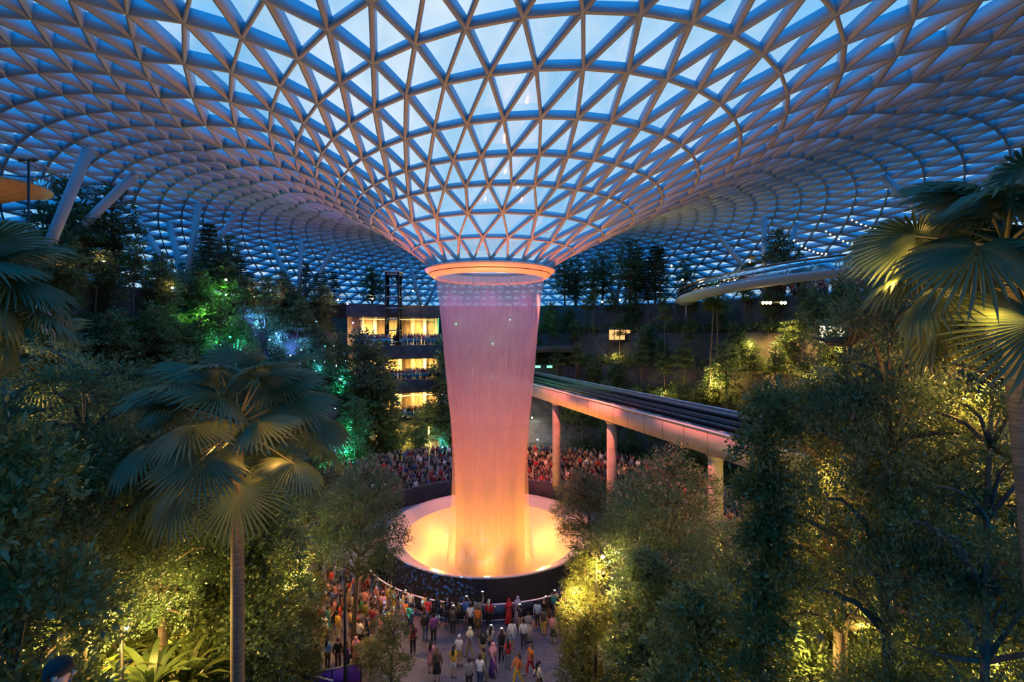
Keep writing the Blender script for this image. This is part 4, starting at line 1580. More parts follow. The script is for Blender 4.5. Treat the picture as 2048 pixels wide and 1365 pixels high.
lamp('platform_uplight', (pc[0] + 1.8, pc[1] - .8, pc[2] - 2.2), (1, .60, .2), 26, .15)
# show floods in the bowl and the ring
for k in range(10):
    t = (k + .5) * 2 * PI / 10
    s_, c_ = math.sin(t), math.cos(t)
    lamp('bowl_floodlight', (VX + 5.6 * s_, VY + 5.6 * c_, -.1), (1.0, .27, .035), 5200, .12, 100, (VX + 3.0 * s_, VY + 3.0 * c_, 7), 1)
    lamp('bowl_beam', (VX + 5.2 * s_, VY + 5.2 * c_, -.3), (1.0, .085, .055), 12000, .12, 36, (VX + 3.6 * s_, VY + 3.6 * c_, 16), 1)
for k in range(6):
    t = k * 2 * PI / 6
    lamp('bowl_glow', (VX + 4.6 * math.sin(t), VY + 4.6 * math.cos(t), .5), (1.0, .36, .04), 700, .2)
for k in range(8):
    t = k * 2 * PI / 8
    lamp('ring_spotlight', (VX + 3.0 * math.sin(t), VY + 3.0 * math.cos(t), 23.2), (.72, .09, .50), 1000, .15, 80, (VX + 3.5 * math.sin(t), VY + 3.5 * math.cos(t), 10), 1)

# ------------------------------------------------------------------ people
def skin_mesh(name, joints, bones, level=1):
    """one continuous tapered body surface from joints {name: (pos, (rx, ry))}"""
    keys = list(joints)
    me = bpy.data.meshes.new(name)
    me.from_pydata([joints[k][0] for k in keys], [(keys.index(a), keys.index(b)) for a, b in bones], [])
    o = bpy.data.objects.new(name, me)
    COL.objects.link(o)
    md = o.modifiers.new('skin', 'SKIN')
    md.use_smooth_shade = True
    for i, k in enumerate(keys):
        me.skin_vertices[0].data[i].radius = joints[k][1]
    me.skin_vertices[0].data[0].use_root = True
    if level:
        sb = o.modifiers.new('sub', 'SUBSURF')
        sb.levels = sb.render_levels = level
    dg = bpy.context.evaluated_depsgraph_get()
    m2 = bpy.data.meshes.new_from_object(o.evaluated_get(dg))
    bpy.data.objects.remove(o)
    V = np.empty(len(m2.vertices) * 3, dtype=np.float32)
    m2.vertices.foreach_get('co', V)
    F4 = [tuple(p.vertices) for p in m2.polygons if len(p.vertices) == 4]
    F3 = [tuple(p.vertices) for p in m2.polygons if len(p.vertices) == 3]
    bpy.data.meshes.remove(m2)
    return V.reshape(-1, 3), ([np.array(F4)] if F4 else []) + ([np.array(F3)] if F3 else [])


BONES = [('pel', 'wai'), ('wai', 'che'), ('che', 'nek'), ('nek', 'hb'), ('hb', 'hm'), ('hm', 'ht')]
for s_ in 'LR':
    BONES += [('che', 'sh' + s_), ('sh' + s_, 'el' + s_), ('el' + s_, 'wr' + s_), ('wr' + s_, 'ha' + s_), ('pel', 'hi' + s_), ('hi' + s_, 'kn' + s_), ('kn' + s_, 'an' + s_), ('an' + s_, 'to' + s_)]


def pose(arms=('down', 'down'), stride=0., sit=False):
    J = {'pel': ((0, 0, .96), (.145, .105)), 'wai': ((0, 0, 1.12), (.125, .09)), 'che': ((0, -.01, 1.30), (.155, .105)), 'nek': ((0, -.005, 1.46), (.055, .055)),
         'hb': ((0, .01, 1.53), (.066, .075)), 'hm': ((0, .015, 1.61), (.076, .092)), 'ht': ((0, .01, 1.68), (.05, .06))}
    for s_, q in (('L', -1), ('R', 1)):
        a = arms[0 if s_ == 'L' else 1]
        E, W, H = {'down': ((.23, -.03, 1.12), (.25, .02, .88), (.25, .05, .80)),
                   'hip': ((.34, -.10, 1.15), (.20, .02, 1.00), (.15, .06, .97)),
                   'hold': ((.22, .0, 1.12), (.14, .22, 1.20), (.10, .28, 1.24)),
                   'photo': ((.24, .17, 1.27), (.11, .28, 1.50), (.07, .31, 1.57)),
                   'high': ((.24, .10, 1.60), (.20, .16, 1.84), (.19, .18, 1.93)),
                   'swing': ((.24, .12 * q, 1.13), (.24, .25 * q, .93), (.23, .30 * q, .86))}[a]
        J['sh' + s_] = ((q * .165, -.01, 1.395), (.058, .058))
        for k, P, r in (('el', E, (.043, .043)), ('wr', W, (.028, .028)), ('ha', H, (.034, .022))):
            J[k + s_] = ((q * P[0], P[1], P[2]), r)
        st = stride * q
        J['hi' + s_] = ((q * .085, .02, .88), (.088, .092))
        if sit:
            J['kn' + s_] = ((q * .11, .42, .90), (.058, .058))
            J['an' + s_] = ((q * .11, .44, .50), (.038, .042))
            J['to' + s_] = ((q * .12, .58, .45), (.036, .028))
        else:
            J['kn' + s_] = ((q * .092, .02 + st * .55 + abs(st) * .1, .49), (.056, .056))
            J['an' + s_] = ((q * .095, -.03 + st, .09 + (abs(st) * .12 if st < 0 else 0)), (.037, .040))
            J['to' + s_] = ((q * .11, .13 + st, .035 + (abs(st) * .02 if st < 0 else 0)), (.036, .028))
    return J


def body_mesh(J, near=True):
    V, F = skin_mesh('body', J, BONES, 1 if near else 0)
    b = MB().add(V, F, 0)
    if near:
        # face, ears, fingers and thumb
        b.sphere((0, .105, 1.595), (.014, .020, .022), 6, 5)
        b.sphere((0, .098, 1.55), (.024, .010, .008), 6, 4, 1)
        for q in (-1, 1):
            b.sphere((q * .030, .094, 1.618), (.011, .008, .008), 6, 4, 2)
            b.sphere((q * .078, .0, 1.60), (.012, .022, .032), 6, 5)
            s_ = 'L' if q < 0 else 'R'
            w_, h_ = np.array(J['wr' + s_][0]), np.array(J['ha' + s_][0])
            d = unit(h_ - w_)
            sd = unit(np.cross(d, [1, .2, 0.1]))
            fw = unit(np.cross(sd, d))
            for k, ln in enumerate((.060, .072, .068, .052)):
                p = h_ + d * .025 + sd * (k - 1.5) * .017
                b.tube(np.array([p, p + d * ln * .55, p + d * ln * .95 + fw * .02]), [.0085, .008, .006], 5)
            p = h_ - d * .02 + sd * .03
            b.tube(np.array([p, p + sd * .028 + d * .02, p + sd * .036 + d * .05]), [.010, .009, .007], 5)
    return b


M['lip'] = pmat('lip', (.35, .12, .10), .5)
M['eye'] = pmat('eye', (.02, .015, .012), .3)
M['shoe'] = pmat('shoe', (.05, .05, .05), .6)


def cloth_top(J, loose=1.0, sleeve=.55, hem=.90):
    J2 = {k: (J[k][0], tuple(r * 1.20 * loose + .012 for r in J[k][1])) for k in ('wai', 'che')}
    J2['hem'] = ((0, 0, hem), (.158 * loose, .118 * loose))
    J2['pel'] = ((0, 0, hem + .08), (.155 * loose, .115 * loose))
    J2['nek'] = ((0, -.012, 1.450), (.092, .092))
    bones = [('hem', 'pel'), ('pel', 'wai'), ('wai', 'che'), ('che', 'nek')]
    for s_ in 'LR':
        J2['sh' + s_] = (J['sh' + s_][0], (.082, .082))
        e, w_, sh = (np.array(J[k + s_][0]) for k in ('el', 'wr', 'sh'))
        if sleeve <= 1:
            J2['el' + s_] = (tuple(sh + (e - sh) * max(.4, sleeve)), (.060, .060))
            bones += [('che', 'sh' + s_), ('sh' + s_, 'el' + s_)]
        else:
            J2['el' + s_] = (tuple(e), (.056, .056))
            J2['wr' + s_] = (tuple(w_), (.042, .042))
            bones += [('che', 'sh' + s_), ('sh' + s_, 'el' + s_), ('el' + s_, 'wr' + s_)]
    return skin_mesh('top', J2, bones, 1)


def cloth_bottom(J, kind):
    if kind in ('skirt', 'dress'):
        zb = .48 if kind == 'skirt' else .12
        V, F = lathe([(.125, 1.10), (.165, .96), (.19 if kind == 'skirt' else .2, .7), (.22 if kind == 'skirt' else .27, zb), (.20, zb)], 16)
        return V * np.array([1, .8, 1]), F
    J2 = {'pel': ((0, 0, .98), (.155, .115))}
    bones = []
    for s_ in 'LR':
        h, k_, a = (np.array(J[q + s_][0]) for q in ('hi', 'kn', 'an'))
        J2['hi' + s_] = (tuple(h), (.105, .108))
        J2['kn' + s_] = (tuple(k_ if kind == 'trousers' else h + (k_ - h) * .8), (.072, .074) if kind == 'trousers' else (.09, .09))
        bones += [('pel', 'hi' + s_), ('hi' + s_, 'kn' + s_)]
        if kind == 'trousers':
            J2['an' + s_] = (tuple(a + np.array([0, 0, .02])), (.056, .060))
            bones += [('kn' + s_, 'an' + s_)]
    return skin_mesh('bottom', J2, bones, 1)


def hair_mesh(kind):
    b = MB()
    if kind == 'short':
        b.sphere((0, -.012, 1.645), (.094, .106, .084), 14, 10).sphere((0, -.055, 1.60), (.082, .062, .080), 12, 8)
    elif kind == 'long':
        b.sphere((0, -.008, 1.64), (.090, .104, .082), 12, 8)
        b.tube(np.array([[0, -.05, 1.66], [0, -.10, 1.54], [0, -.125, 1.40], [0, -.13, 1.24]]), [.07, .085, .085, .03], 10)
    elif kind == 'bun':
        b.sphere((0, -.008, 1.64), (.088, .102, .082), 12, 8).sphere((0, -.09, 1.71), .045, 8, 6)
    elif kind == 'scarf':
        b.sphere((0, -.004, 1.63), (.098, .108, .10), 12, 8)
        b.lathe([(.09, 1.58), (.12, 1.50), (.20, 1.40), (.24, 1.27), (.22, 1.26)], 14)
    elif kind == 'cap':
        b.sphere((0, -.0, 1.655), (.092, .104, .068), 12, 8)
        b.tube(np.array([[0, .06, 1.645], [0, .16, 1.635]]), [.07, .06], 8)
    return b


POSES = {'stand': pose(), 'hold': pose(('hold', 'hold')), 'photo': pose(('photo', 'photo')), 'high': pose(('down', 'high')), 'both': pose(('high', 'high')),
         'walk': pose(('swing', 'swing'), .24), 'hip': pose(('down', 'hip')), 'sit': pose(('hold', 'down'), 0, True)}
BODY, TOPS, BOTS, HAIR = {}, {}, {}, {}


def cached(dct, key, fn):
    if key not in dct:
        dct[key] = fn()
    return dct[key]


def mesh_of(mb_or_vf, name, mats):
    if isinstance(mb_or_vf, MB):
        o = mb_or_vf.build(name, mats, None, True)
    else:
        o = mk(name, mb_or_vf[0], mb_or_vf[1], mats, None, True)
    me = o.data
    bpy.data.objects.remove(o)
    return me


def add_child(name, me, parent, col=None):
    o = bpy.data.objects.new(name, me)
    COL.objects.link(o)
    o.parent = parent
    if col:
        o.color = (*col, 1)
    return o


CLR = {'black': (.014, .014, .017), 'white': (.72, .70, .68), 'red': (.55, .03, .025), 'navy': (.025, .04, .12), 'grey': (.22, .22, .23), 'teal': (.03, .28, .30), 'yellow': (.62, .40, .04),
       'pink': (.62, .26, .28), 'blue': (.05, .16, .48), 'olive': (.17, .16, .05), 'orange': (.65, .18, .03), 'green': (.04, .20, .07), 'purple': (.20, .06, .26), 'tan': (.45, .32, .18), 'maroon': (.20, .02, .03),
       'lavender': (.38, .32, .44), 'light blue': (.30, .45, .62), 'brown': (.13, .07, .035), 'cream': (.66, .56, .38), 'dark grey': (.06, .06, .065), 'denim': (.07, .11, .20), 'ink': (.003, .003, .003)}


def person(x, y, face, P, top, topc, bot, botc, hair, label, z=None, h=1.0, hairc=None, group=None, name='person'):
    """face: bearing the figure looks to, 0 = +Y"""
    z = stand_z(x, y) if z is None else z
    bm = cached(BODY, P, lambda: mesh_of(body_mesh(POSES[P]), 'body', [M['skin'], M['lip'], M['eye']]))
    o = bpy.data.objects.new(name, bm)
    COL.objects.link(o)
    o.location = (x, y, z)
    o.rotation_euler = (0, 0, -math.radians(face))
    o.scale = (h, h, h)
    tag(o, label, 'person', group)
    tkey = (P, top)
    if top != 'none':
        sl = {'tee': .6, 'shirt': 1.5, 'sleeveless': .4, 'long tunic': 1.5}[top]
        add_child('top', cached(TOPS, tkey, lambda: mesh_of(cloth_top(POSES[P], 1.0 if top != 'long tunic' else 1.12, sl, .90 if top != 'long tunic' else .70), 'top', M['cloth'])), o, CLR[topc])
    add_child(bot, cached(BOTS, (P if bot in ('trousers', 'shorts') else 'x', bot), lambda: mesh_of(cloth_bottom(POSES[P], bot), bot, M['cloth'])), o, CLR[botc])
    add_child({'scarf': 'headscarf', 'cap': 'cap'}.get(hair, 'hair'), cached(HAIR, hair, lambda: mesh_of(hair_mesh(hair), 'hair', M['cloth'])), o, CLR[hairc] if hairc else (.012, .009, .008))
    if bot != 'dress':
        for s_ in 'LR':
            t_ = POSES[P]['to' + s_][0]
            add_child('shoe', cached(HAIR, 'shoe', lambda: mesh_of(MB().sphere((0, 0, 0), (.046, .13, .04), 8, 6), 'shoe', M['shoe'])), o).location = (t_[0], t_[1] - .06, max(.036, t_[2] + .004))
    return o


def phone_at(o, P, label):
    J = POSES[P]
    a, c_ = np.array(J['haL'][0]), np.array(J['haR'][0])
    p = (a + c_) / 2 + np.array([0, .01, .05]) if P in ('photo', 'hold', 'both') else c_ + np.array([0, .02, .09])
    wpos = Matrix.LocRotScale(o.location, o.rotation_euler, o.scale) @ Vector(p)
    e = bpy.data.objects.new('mobile_phone', None)
    COL.objects.link(e)
    e.location = wpos
    e.rotation_euler = o.rotation_euler
    tag(e, label, 'phone')
    MB().box((0, 0, 0), (.155, .010, .078)).build('phone_body', M['phone'], e)
    MB().box((0, -.0065, 0), (.142, .002, .068)).build('phone_screen', M['screen'], e)
    return e


def foot(px, py, z=0.):
    Y = (CZ - z) * FPX / (py - HY)
    return (px - 1024) / FPX * Y, Y


PR = random.Random(21)
# figures that can be told apart in the photograph: px, row of the feet, pose, facing, top, colour, bottom, colour, hair, hair colour, label
WHO = [
    (1015, 1240, 'hold', 0, 'long tunic', 'red', 'dress', 'red', 'scarf', 'red', 'person in long red dress and red headscarf at the bowl railing'),
    (1031, 1236, 'stand', 8, 'long tunic', 'lavender', 'dress', 'lavender', 'scarf', 'lavender', 'person in lavender dress and headscarf beside the red headscarf'),
    (962, 1231, 'high', -5, 'tee', 'grey', 'trousers', 'dark grey', 'short', None, 'person in grey tee raising a phone high at the railing'),
    (974, 1238, 'stand', 10, 'shirt', 'red', 'trousers', 'black', 'long', 'cream', 'person with long blond hair and red shirt at the railing'),
    (956, 1248, 'stand', 0, 'tee', 'white', 'trousers', 'black', 'short', None, 'person in white tee and black trousers, back turned, near the railing'),
    (934, 1247, 'photo', 0, 'tee', 'blue', 'shorts', 'dark grey', 'short', None, 'person in blue tee holding a phone in front of the face'),
    (926, 1233, 'stand', 0, 'sleeveless', 'olive', 'trousers', 'black', 'long', None, 'long haired person in olive top at the railing'),
    (913, 1234, 'hip', 0, 'tee', 'black', 'trousers', 'black', 'short', 'brown', 'person all in black with brown hair at the railing'),
    (888, 1241, 'hip', 25, 'tee', 'black', 'shorts', 'black', 'long', None, 'long haired person in black tee and short black shorts at the railing'),
    (941, 1232, 'stand', 0, 'tee', 'cream', 'skirt', 'white', 'long', None, 'long haired person in cream top and white skirt at the railing'),
    (906, 1268, 'photo', 0, 'shirt', 'dark grey', 'trousers', 'black', 'short', None, 'person in dark grey shirt filming with a lit phone, mid plaza'),
    (949, 1262, 'stand', 190, 'tee', 'orange', 'skirt', 'brown', 'long', 'brown', 'person in orange top and brown skirt facing the camera'),
    (1024, 1300, 'stand', -4, 'shirt', 'white', 'shorts', 'light blue', 'short', None, 'person in white shirt and pale blue shorts, left of a pair'),
    (1037, 1297, 'stand', 6, 'shirt', 'white', 'trousers', 'dark grey', 'bun', None, 'person in white shirt and dark grey trousers, right of a pair'),
    (1057, 1284, 'hold', 10, 'sleeveless', 'grey', 'dress', 'cream', 'bun', None, 'person in long cream dress and grey top, mid plaza'),
    (1075, 1256, 'stand', 12, 'shirt', 'light blue', 'trousers', 'black', 'short', None, 'person in light blue shirt and black trousers near the railing'),
    (1087, 1272, 'stand', 5, 'tee', 'dark grey', 'trousers', 'yellow', 'short', None, 'person in dark grey tee and yellow trousers'),
    (1103, 1229, 'photo', 15, 'tee', 'teal', 'trousers', 'navy', 'short', None, 'person in teal tee holding a lit phone at the railing'),
    (1119, 1226, 'photo', 15, 'shirt', 'navy', 'trousers', 'black', 'short', None, 'person in navy shirt taking a photo at the right railing'),
    (1107, 1289, 'stand', 12, 'sleeveless', 'pink', 'skirt', 'black', 'bun', None, 'person in pink sleeveless top and black skirt, right plaza'),
    (1130, 1287, 'stand', 8, 'tee', 'maroon', 'trousers', 'tan', 'short', None, 'person in maroon tee and tan trousers, right plaza'),
    (966, 1322, 'hip', 0, 'tee', 'black', 'shorts', 'tan', 'short', None, 'person in black tee and tan shorts, centre of the plaza'),
    (981, 1312, 'photo', 5, 'tee', 'cream', 'shorts', 'denim', 'long', None, 'long haired person in cream tee and denim shorts with a phone'),
    (907, 1357, 'stand', 10, 'tee', 'yellow', 'shorts', 'white', 'long', None, 'long haired person in yellow tee and white shorts near the camera'),
    (918, 1334, 'hold', 15, 'tee', 'white', 'trousers', 'tan', 'cap', 'white', 'person in white cap and white tee holding something'),
    (1016, 1340, 'stand', 0, 'sleeveless', 'red', 'trousers', 'grey', 'long', None, 'long haired person in red top and grey trousers, centre plaza'),
    (1003, 1326, 'photo', 0, 'sleeveless', 'black', 'trousers', 'black', 'long', None, 'long haired person all in black with a raised phone, centre plaza'),
    (1062, 1352, 'walk', 250, 'tee', 'orange', 'trousers', 'red', 'short', 'brown', 'person in orange tee and red trousers walking across the plaza'),
    (1036, 1372, 'walk', 240, 'shirt', 'orange', 'trousers', 'yellow', 'long', 'brown', 'person in orange shirt and yellow trousers walking at bottom centre'),
    (986, 1352, 'walk', 300, 'shirt', 'pink', 'dress', 'purple', 'scarf', 'pink', 'person in pink headscarf and purple dress walking'),
    (970, 1358, 'walk', 285, 'shirt', 'olive', 'trousers', 'olive', 'short', None, 'person in olive shirt and olive trousers walking'),
    (940, 1318, 'walk', 275, 'shirt', 'grey', 'trousers', 'tan', 'scarf', 'cream', 'person in cream headscarf and grey shirt walking'),
    (960, 1378, 'stand', 8, 'tee', 'white', 'trousers', 'navy', 'short', None, 'person in white tee and navy trousers at the bottom edge'),
    (938, 1385, 'stand', 355, 'tee', 'grey', 'trousers', 'black', 'short', None, 'person in grey tee and black trousers at the bottom edge'),
    (1078, 1390, 'walk', 80, 'shirt', 'cream', 'trousers', 'brown', 'long', None, 'person in cream shirt and brown trousers walking at bottom edge'),
    (1143, 1346, 'stand', 120, 'tee', 'black', 'trousers', 'black', 'short', None, 'person all in black standing alone at right of the open paving'),
    (1175, 1352, 'hold', 330, 'tee', 'red', 'trousers', 'dark grey', 'short', None, 'person in red tee under the yellow lit tree'),
    (1232, 1322, 'hold', 300, 'shirt', 'red', 'trousers', 'maroon', 'scarf', 'red', 'person in red headscarf between the right trees'),
    (787, 1229, 'hold', 40, 'tee', 'olive', 'trousers', 'yellow', 'short', None, 'person in olive tee and yellow trousers, left of the railing'),
    (801, 1233, 'photo', 30, 'sleeveless', 'cream', 'shorts', 'tan', 'long', None, 'long haired person in cream top and tan shorts taking a photo'),
    (822, 1236, 'stand', 25, 'tee', 'white', 'trousers', 'dark grey', 'short', None, 'person in white tee at the left end of the railing'),
    (853, 1238, 'stand', 20, 'shirt', 'cream', 'trousers', 'brown', 'short', None, 'person in cream shirt and brown trousers at the railing'),
    (868, 1235, 'hold', 10, 'tee', 'red', 'trousers', 'dark grey', 'short', None, 'person in red tee and dark grey trousers at the railing'),
    (850, 1284, 'stand', 15, 'shirt', 'black', 'trousers', 'denim', 'short', None, 'person in black shirt and denim trousers, left of two'),
    (867, 1288, 'hip', 350, 'tee', 'purple', 'trousers', 'black', 'short', None, 'person in purple tee and black trousers, right of two'),
    (862, 1348, 'stand', 10, 'sleeveless', 'pink', 'skirt', 'pink', 'long', None, 'long haired person in pink top and pink skirt, left plaza'),
    (874, 1364, 'stand', 350, 'shirt', 'brown', 'skirt', 'black', 'long', 'brown', 'person with long brown hair and black skirt, bottom left plaza'),
    (820, 1266, 'hold', 20, 'tee', 'green', 'trousers', 'black', 'short', None, 'person in green tee and black trousers, left plaza'),
    (812, 1254, 'stand', 30, 'tee', 'orange', 'trousers', 'brown', 'short', None, 'person in orange tee and brown trousers, left plaza'),
    (826, 1310, 'stand', 335, 'tee', 'maroon', 'trousers', 'black', 'long', None, 'long haired person in maroon tee beside the plaza sapling'),
    (718, 1300, 'hold', 20, 'tee', 'white', 'trousers', 'black', 'short', None, 'person in white tee pushing a stroller, left plaza'),
    (731, 1257, 'stand', 30, 'shirt', 'olive', 'trousers', 'tan', 'short', None, 'person in olive shirt and tan trousers lit golden, left plaza'),
    (656, 1272, 'hold', 35, 'tee', 'teal', 'trousers', 'teal', 'short', None, 'person all in teal at left of the plaza'),
    (676, 1284, 'stand', 40, 'tee', 'yellow', 'trousers', 'cream', 'short', None, 'person in yellow tee and cream trousers at left of the plaza'),
    (712, 1336, 'hold', 20, 'long tunic', 'pink', 'dress', 'pink', 'scarf', 'pink', 'person in pale pink headscarf and dress above the purple banner'),
    (655, 1338, 'hold', 15, 'shirt', 'light blue', 'trousers', 'brown', 'long', None, 'long haired person in light blue shirt above the purple banner'),
    (645, 1342, 'stand', 5, 'shirt', 'brown', 'trousers', 'black', 'short', None, 'person in brown shirt above the left end of the purple banner'),
    (676, 1340, 'stand', 350, 'shirt', 'black', 'trousers', 'brown', 'bun', None, 'person in black shirt with hair bun above the purple banner'),
    (692, 1334, 'hip', 25, 'tee', 'purple', 'trousers', 'dark grey', 'scarf', 'brown', 'person in brown headscarf above the purple banner'),
]
placed = []
PHN = []
for (px, py, P, face, top, tc_, bot, bc, hair, hc, lab) in WHO:
    x, y = foot(px, py)
    if math.hypot(x - VX, y - VY) < 10.75:
        k = 10.75 / math.hypot(x - VX, y - VY)
        x, y = VX + (x - VX) * k, VY + (y - VY) * k
    for _ in range(30):
        hit = [q for q in placed if math.hypot(q[0] - x, q[1] - y) < .56]
        if not hit:
            break
        dx, dy = x - hit[0][0], y - hit[0][1]
        dd = max(.05, math.hypot(dx, dy))
        x, y = x + dx / dd * .12 + .03, y + dy / dd * .12 - .05
    o = person(x, y, face, P, top, tc_, bot, bc, hair, lab, z=0., h=PR.uniform(.95, 1.05), hairc=hc)
    placed.append((x, y))
    if P in ('photo', 'high'):
        PHN.append((o, P, lab))
# more spectators on the left plaza and under the right trees; every combination of clothes is used once
combos = [(t_, a, b_, c_) for t_ in ('tee', 'shirt', 'sleeveless') for a in ('white', 'black', 'navy', 'grey', 'cream', 'red', 'tan', 'blue', 'maroon', 'pink', 'yellow', 'denim', 'green') for b_ in ('trousers', 'shorts', 'skirt') for c_ in ('black', 'denim', 'tan', 'navy', 'white', 'brown')]
PR.shuffle(combos)
used = {(w[4], w[5], w[6], w[7]) for w in WHO}
n_more = 0
zones = [((640, 780), (1165, 1290), 'in the golden lit left plaza crowd', 44, 40), ((1120, 1300), (1230, 1350), 'under the trees right of the plaza', 14, -10), ((1040, 1125), (1236, 1262), 'at the right railing end', 7, 5)]
for (xa, xb), (ya, yb), where, want, fc in zones:
    got = tries = 0
    while got < want and tries < 600:
        tries += 1
        px, py = PR.uniform(xa, xb), PR.uniform(ya, yb)
        x, y = foot(px, py)
        if math.hypot(x - VX, y - VY) < 10.9 or any(math.hypot(q[0] - x, q[1] - y) < .62 for q in placed):
            continue
        while True:
            c_ = combos.pop()
            if c_ not in used:
                break
        used.add(c_)
        P = PR.choice(['stand', 'stand', 'hold', 'photo', 'hip', 'both', 'walk'] if got % 2 else ['stand', 'photo', 'hold'])
        hair = PR.choice(['short', 'short', 'long', 'bun'])
        o = person(x, y, fc + PR.gauss(0, 14), P, *c_, hair, f'{"long haired " if hair == "long" else ""}person in {c_[1]} {c_[0] if c_[0] != "sleeveless" else "vest"} and {c_[3]} {c_[2]} {where}', z=0., h=PR.uniform(.88, 1.05))
        placed.append((x, y))
        got += 1
        n_more += 1
        if P == 'photo' and got % 2:
            PHN.append((o, P, o['label']))
for o, P, lab in PHN:
    w_ = lab.replace('long haired ', '').split()
    phone_at(o, P, 'lit phone held up by the ' + ' '.join(w_[:10]))

# ---- packed crowd on the steps behind the bowl: the nearest as individuals, the rest as one crowd


def small_person(P, bot, hair):
    J = POSES[P]
    b = MB()
    V, F = skin_mesh('b', J, BONES, 0)
    b.add(V, F, 0)
    V, F = cloth_top(J, 1.0, .6) if False else skin_mesh('t', {'hem': ((0, 0, .92), (.16, .12)), 'wai': ((0, 0, 1.12), (.145, .105)), 'che': ((0, -.01, 1.30), (.19, .14)), 'nek': ((0, -.01, 1.45), (.09, .09)),
                                                                'shL': (J['shL'][0], (.07, .07)), 'shR': (J['shR'][0], (.07, .07)), 'elL': (J['elL'][0], (.055, .055)), 'elR': (J['elR'][0], (.055, .055))},
                                                         [('hem', 'wai'), ('wai', 'che'), ('che', 'nek'), ('che', 'shL'), ('che', 'shR'), ('shL', 'elL'), ('shR', 'elR')], 0)
    b.add(V, F, 1)
    V, F = cloth_bottom(J, 'skirt') if bot == 'skirt' else skin_mesh('p', {'pel': ((0, 0, .96), (.15, .11)), **{k: (J[k][0], (.085, .085) if k[0] == 'h' else (.065, .065) if k[0] == 'k' else (.05, .055)) for k in ('hiL', 'hiR', 'knL', 'knR', 'anL', 'anR')}},
                                                                     [('pel', 'hiL'), ('pel', 'hiR'), ('hiL', 'knL'), ('hiR', 'knR'), ('knL', 'anL'), ('knR', 'anR')], 0)
    b.add(V, F, 2)
    hb = hair_mesh(hair)
    b.add(np.concatenate(hb.v), hb.f, 3 if hair != 'scarf' else 1)
    return b


VAR = [('stand', 'trousers', 'short'), ('stand', 'skirt', 'long'), ('photo', 'trousers', 'short'), ('hold', 'trousers', 'long'), ('both', 'trousers', 'short'), ('photo', 'skirt', 'long'), ('stand', 'skirt', 'scarf'), ('high', 'trousers', 'bun')]
SB = [small_person(*v) for v in VAR]
SME = [mesh_of(b, 'spectator', [M['skin'], M['cloth'], M['dcloth'], M['hair']]) for b in SB]
spots = []
tries = 0
CR = random.Random(3)
rows_ = [13.95, 14.55, 15.6, 16.3, 17.4, 18.1, 19.3, 20.1, 21.4, 22.3]
while len(spots) < 760 and tries < 20000:
    tries += 1
    deg = CR.uniform(-108, 100)
    r = CR.choice(rows_) + CR.uniform(-.12, .12)
    t = math.radians(deg)
    x, y = VX + r * math.sin(t), VY + r * math.cos(t)
    px, py = proj(x, y, 1.5)
    if guide_gap(x, y) and False:
        continue
    if any((x - a) ** 2 + (y - b_) ** 2 < .36 for a, b_, *_ in spots):
        continue
    if any(math.hypot(x - c[0], y - c[1]) < .9 for c in ((7.9, 38.5), (4.9, 48.6))):
        continue
    spots.append((x, y, deg, r, px))
spots.sort(key=lambda q: (q[1]))
TOPC = ['white', 'black', 'red', 'grey', 'navy', 'brown', 'black', 'dark grey', 'tan', 'maroon', 'dark grey', 'denim']
n_ind = 300 - len(placed)
vis = [q for q in spots if 600 < q[4] < 1480 and not 905 < q[4] < 1050]
ind = set(id(q) for q in vis[:n_ind])


def where_(deg, r):
    sec = 'far left' if deg < -75 else 'left' if deg < -40 else 'centre left' if deg < 0 else 'centre right' if deg < 35 else 'right' if deg < 70 else 'far right'
    row = 'first step' if r < 15.2 else 'second step' if r < 17 else 'third step' if r < 18.9 else 'fourth step' if r < 20.9 else 'top step'
    return f'{sec} of the {row} behind bowl'


rest = []
for q in spots:
    x, y, deg, r, px = q
    z = stand_z(x, y)
    v = CR.randrange(len(VAR))
    c_ = CR.choice(TOPC)
    face = deg + 180 + CR.gauss(0, 12)
    if id(q) in ind:
        o = bpy.data.objects.new('person', SME[v])
        COL.objects.link(o)
        o.location = (x, y, z)
        o.rotation_euler = (0, 0, -math.radians(face))
        k = CR.uniform(.93, 1.05)
        o.scale = (k, k, k)
        o.color = (*CLR[c_], 1)
        wh = where_(deg, r)
        tag(o, f'person in {c_} top, {wh}', 'person', f'people in {c_} tops at the {wh}')
    else:
        rest.append((x, y, z, face, v, CR.choice(TOPC)))
# spectators along the balconies and the garden railing
for (zf, r0, d0, d1, n_) in [(16.5, 33.6, BD0 + .5, BD1, 70), (11.3, 33.6, BD0 + .6, BD1 + 1, 70), (5.5, 33.6, BD0 + 8.5, BD1 + 2, 50)]:
    for k in range(n_):
        d = CR.uniform(d0, d1)
        r = r0 + CR.choice([0, 0, .6, 1.3]) + CR.uniform(-.1, .1)
        t = math.radians(d)
        rest.append((VX + r * math.sin(t), VY + r * math.cos(t), zf, d + 180 + CR.gauss(0, 15), CR.randrange(len(VAR)), CR.choice(TOPC)))
for k in range(90):
    d = CR.uniform(58, 88)
    ex, ey = edge_pt(d, .9 + CR.uniform(0, 1.0))
    rest.append((ex, ey, 22.9, d + 180 + CR.gauss(0, 30), CR.randrange(len(VAR)), CR.choice(['red', 'white', 'maroon', 'black', 'tan', 'grey'])))
cb = MB()
cmats = [M['skin'], M['dcloth'], M['hair']] + [pmat('crowd_' + c_.replace(' ', '_') + str(i_), CLR[c_], .8) for i_, c_ in enumerate(TOPC)]
flat = []
for b in SB:
    flat.append((np.concatenate(b.v), b.f, b.m))
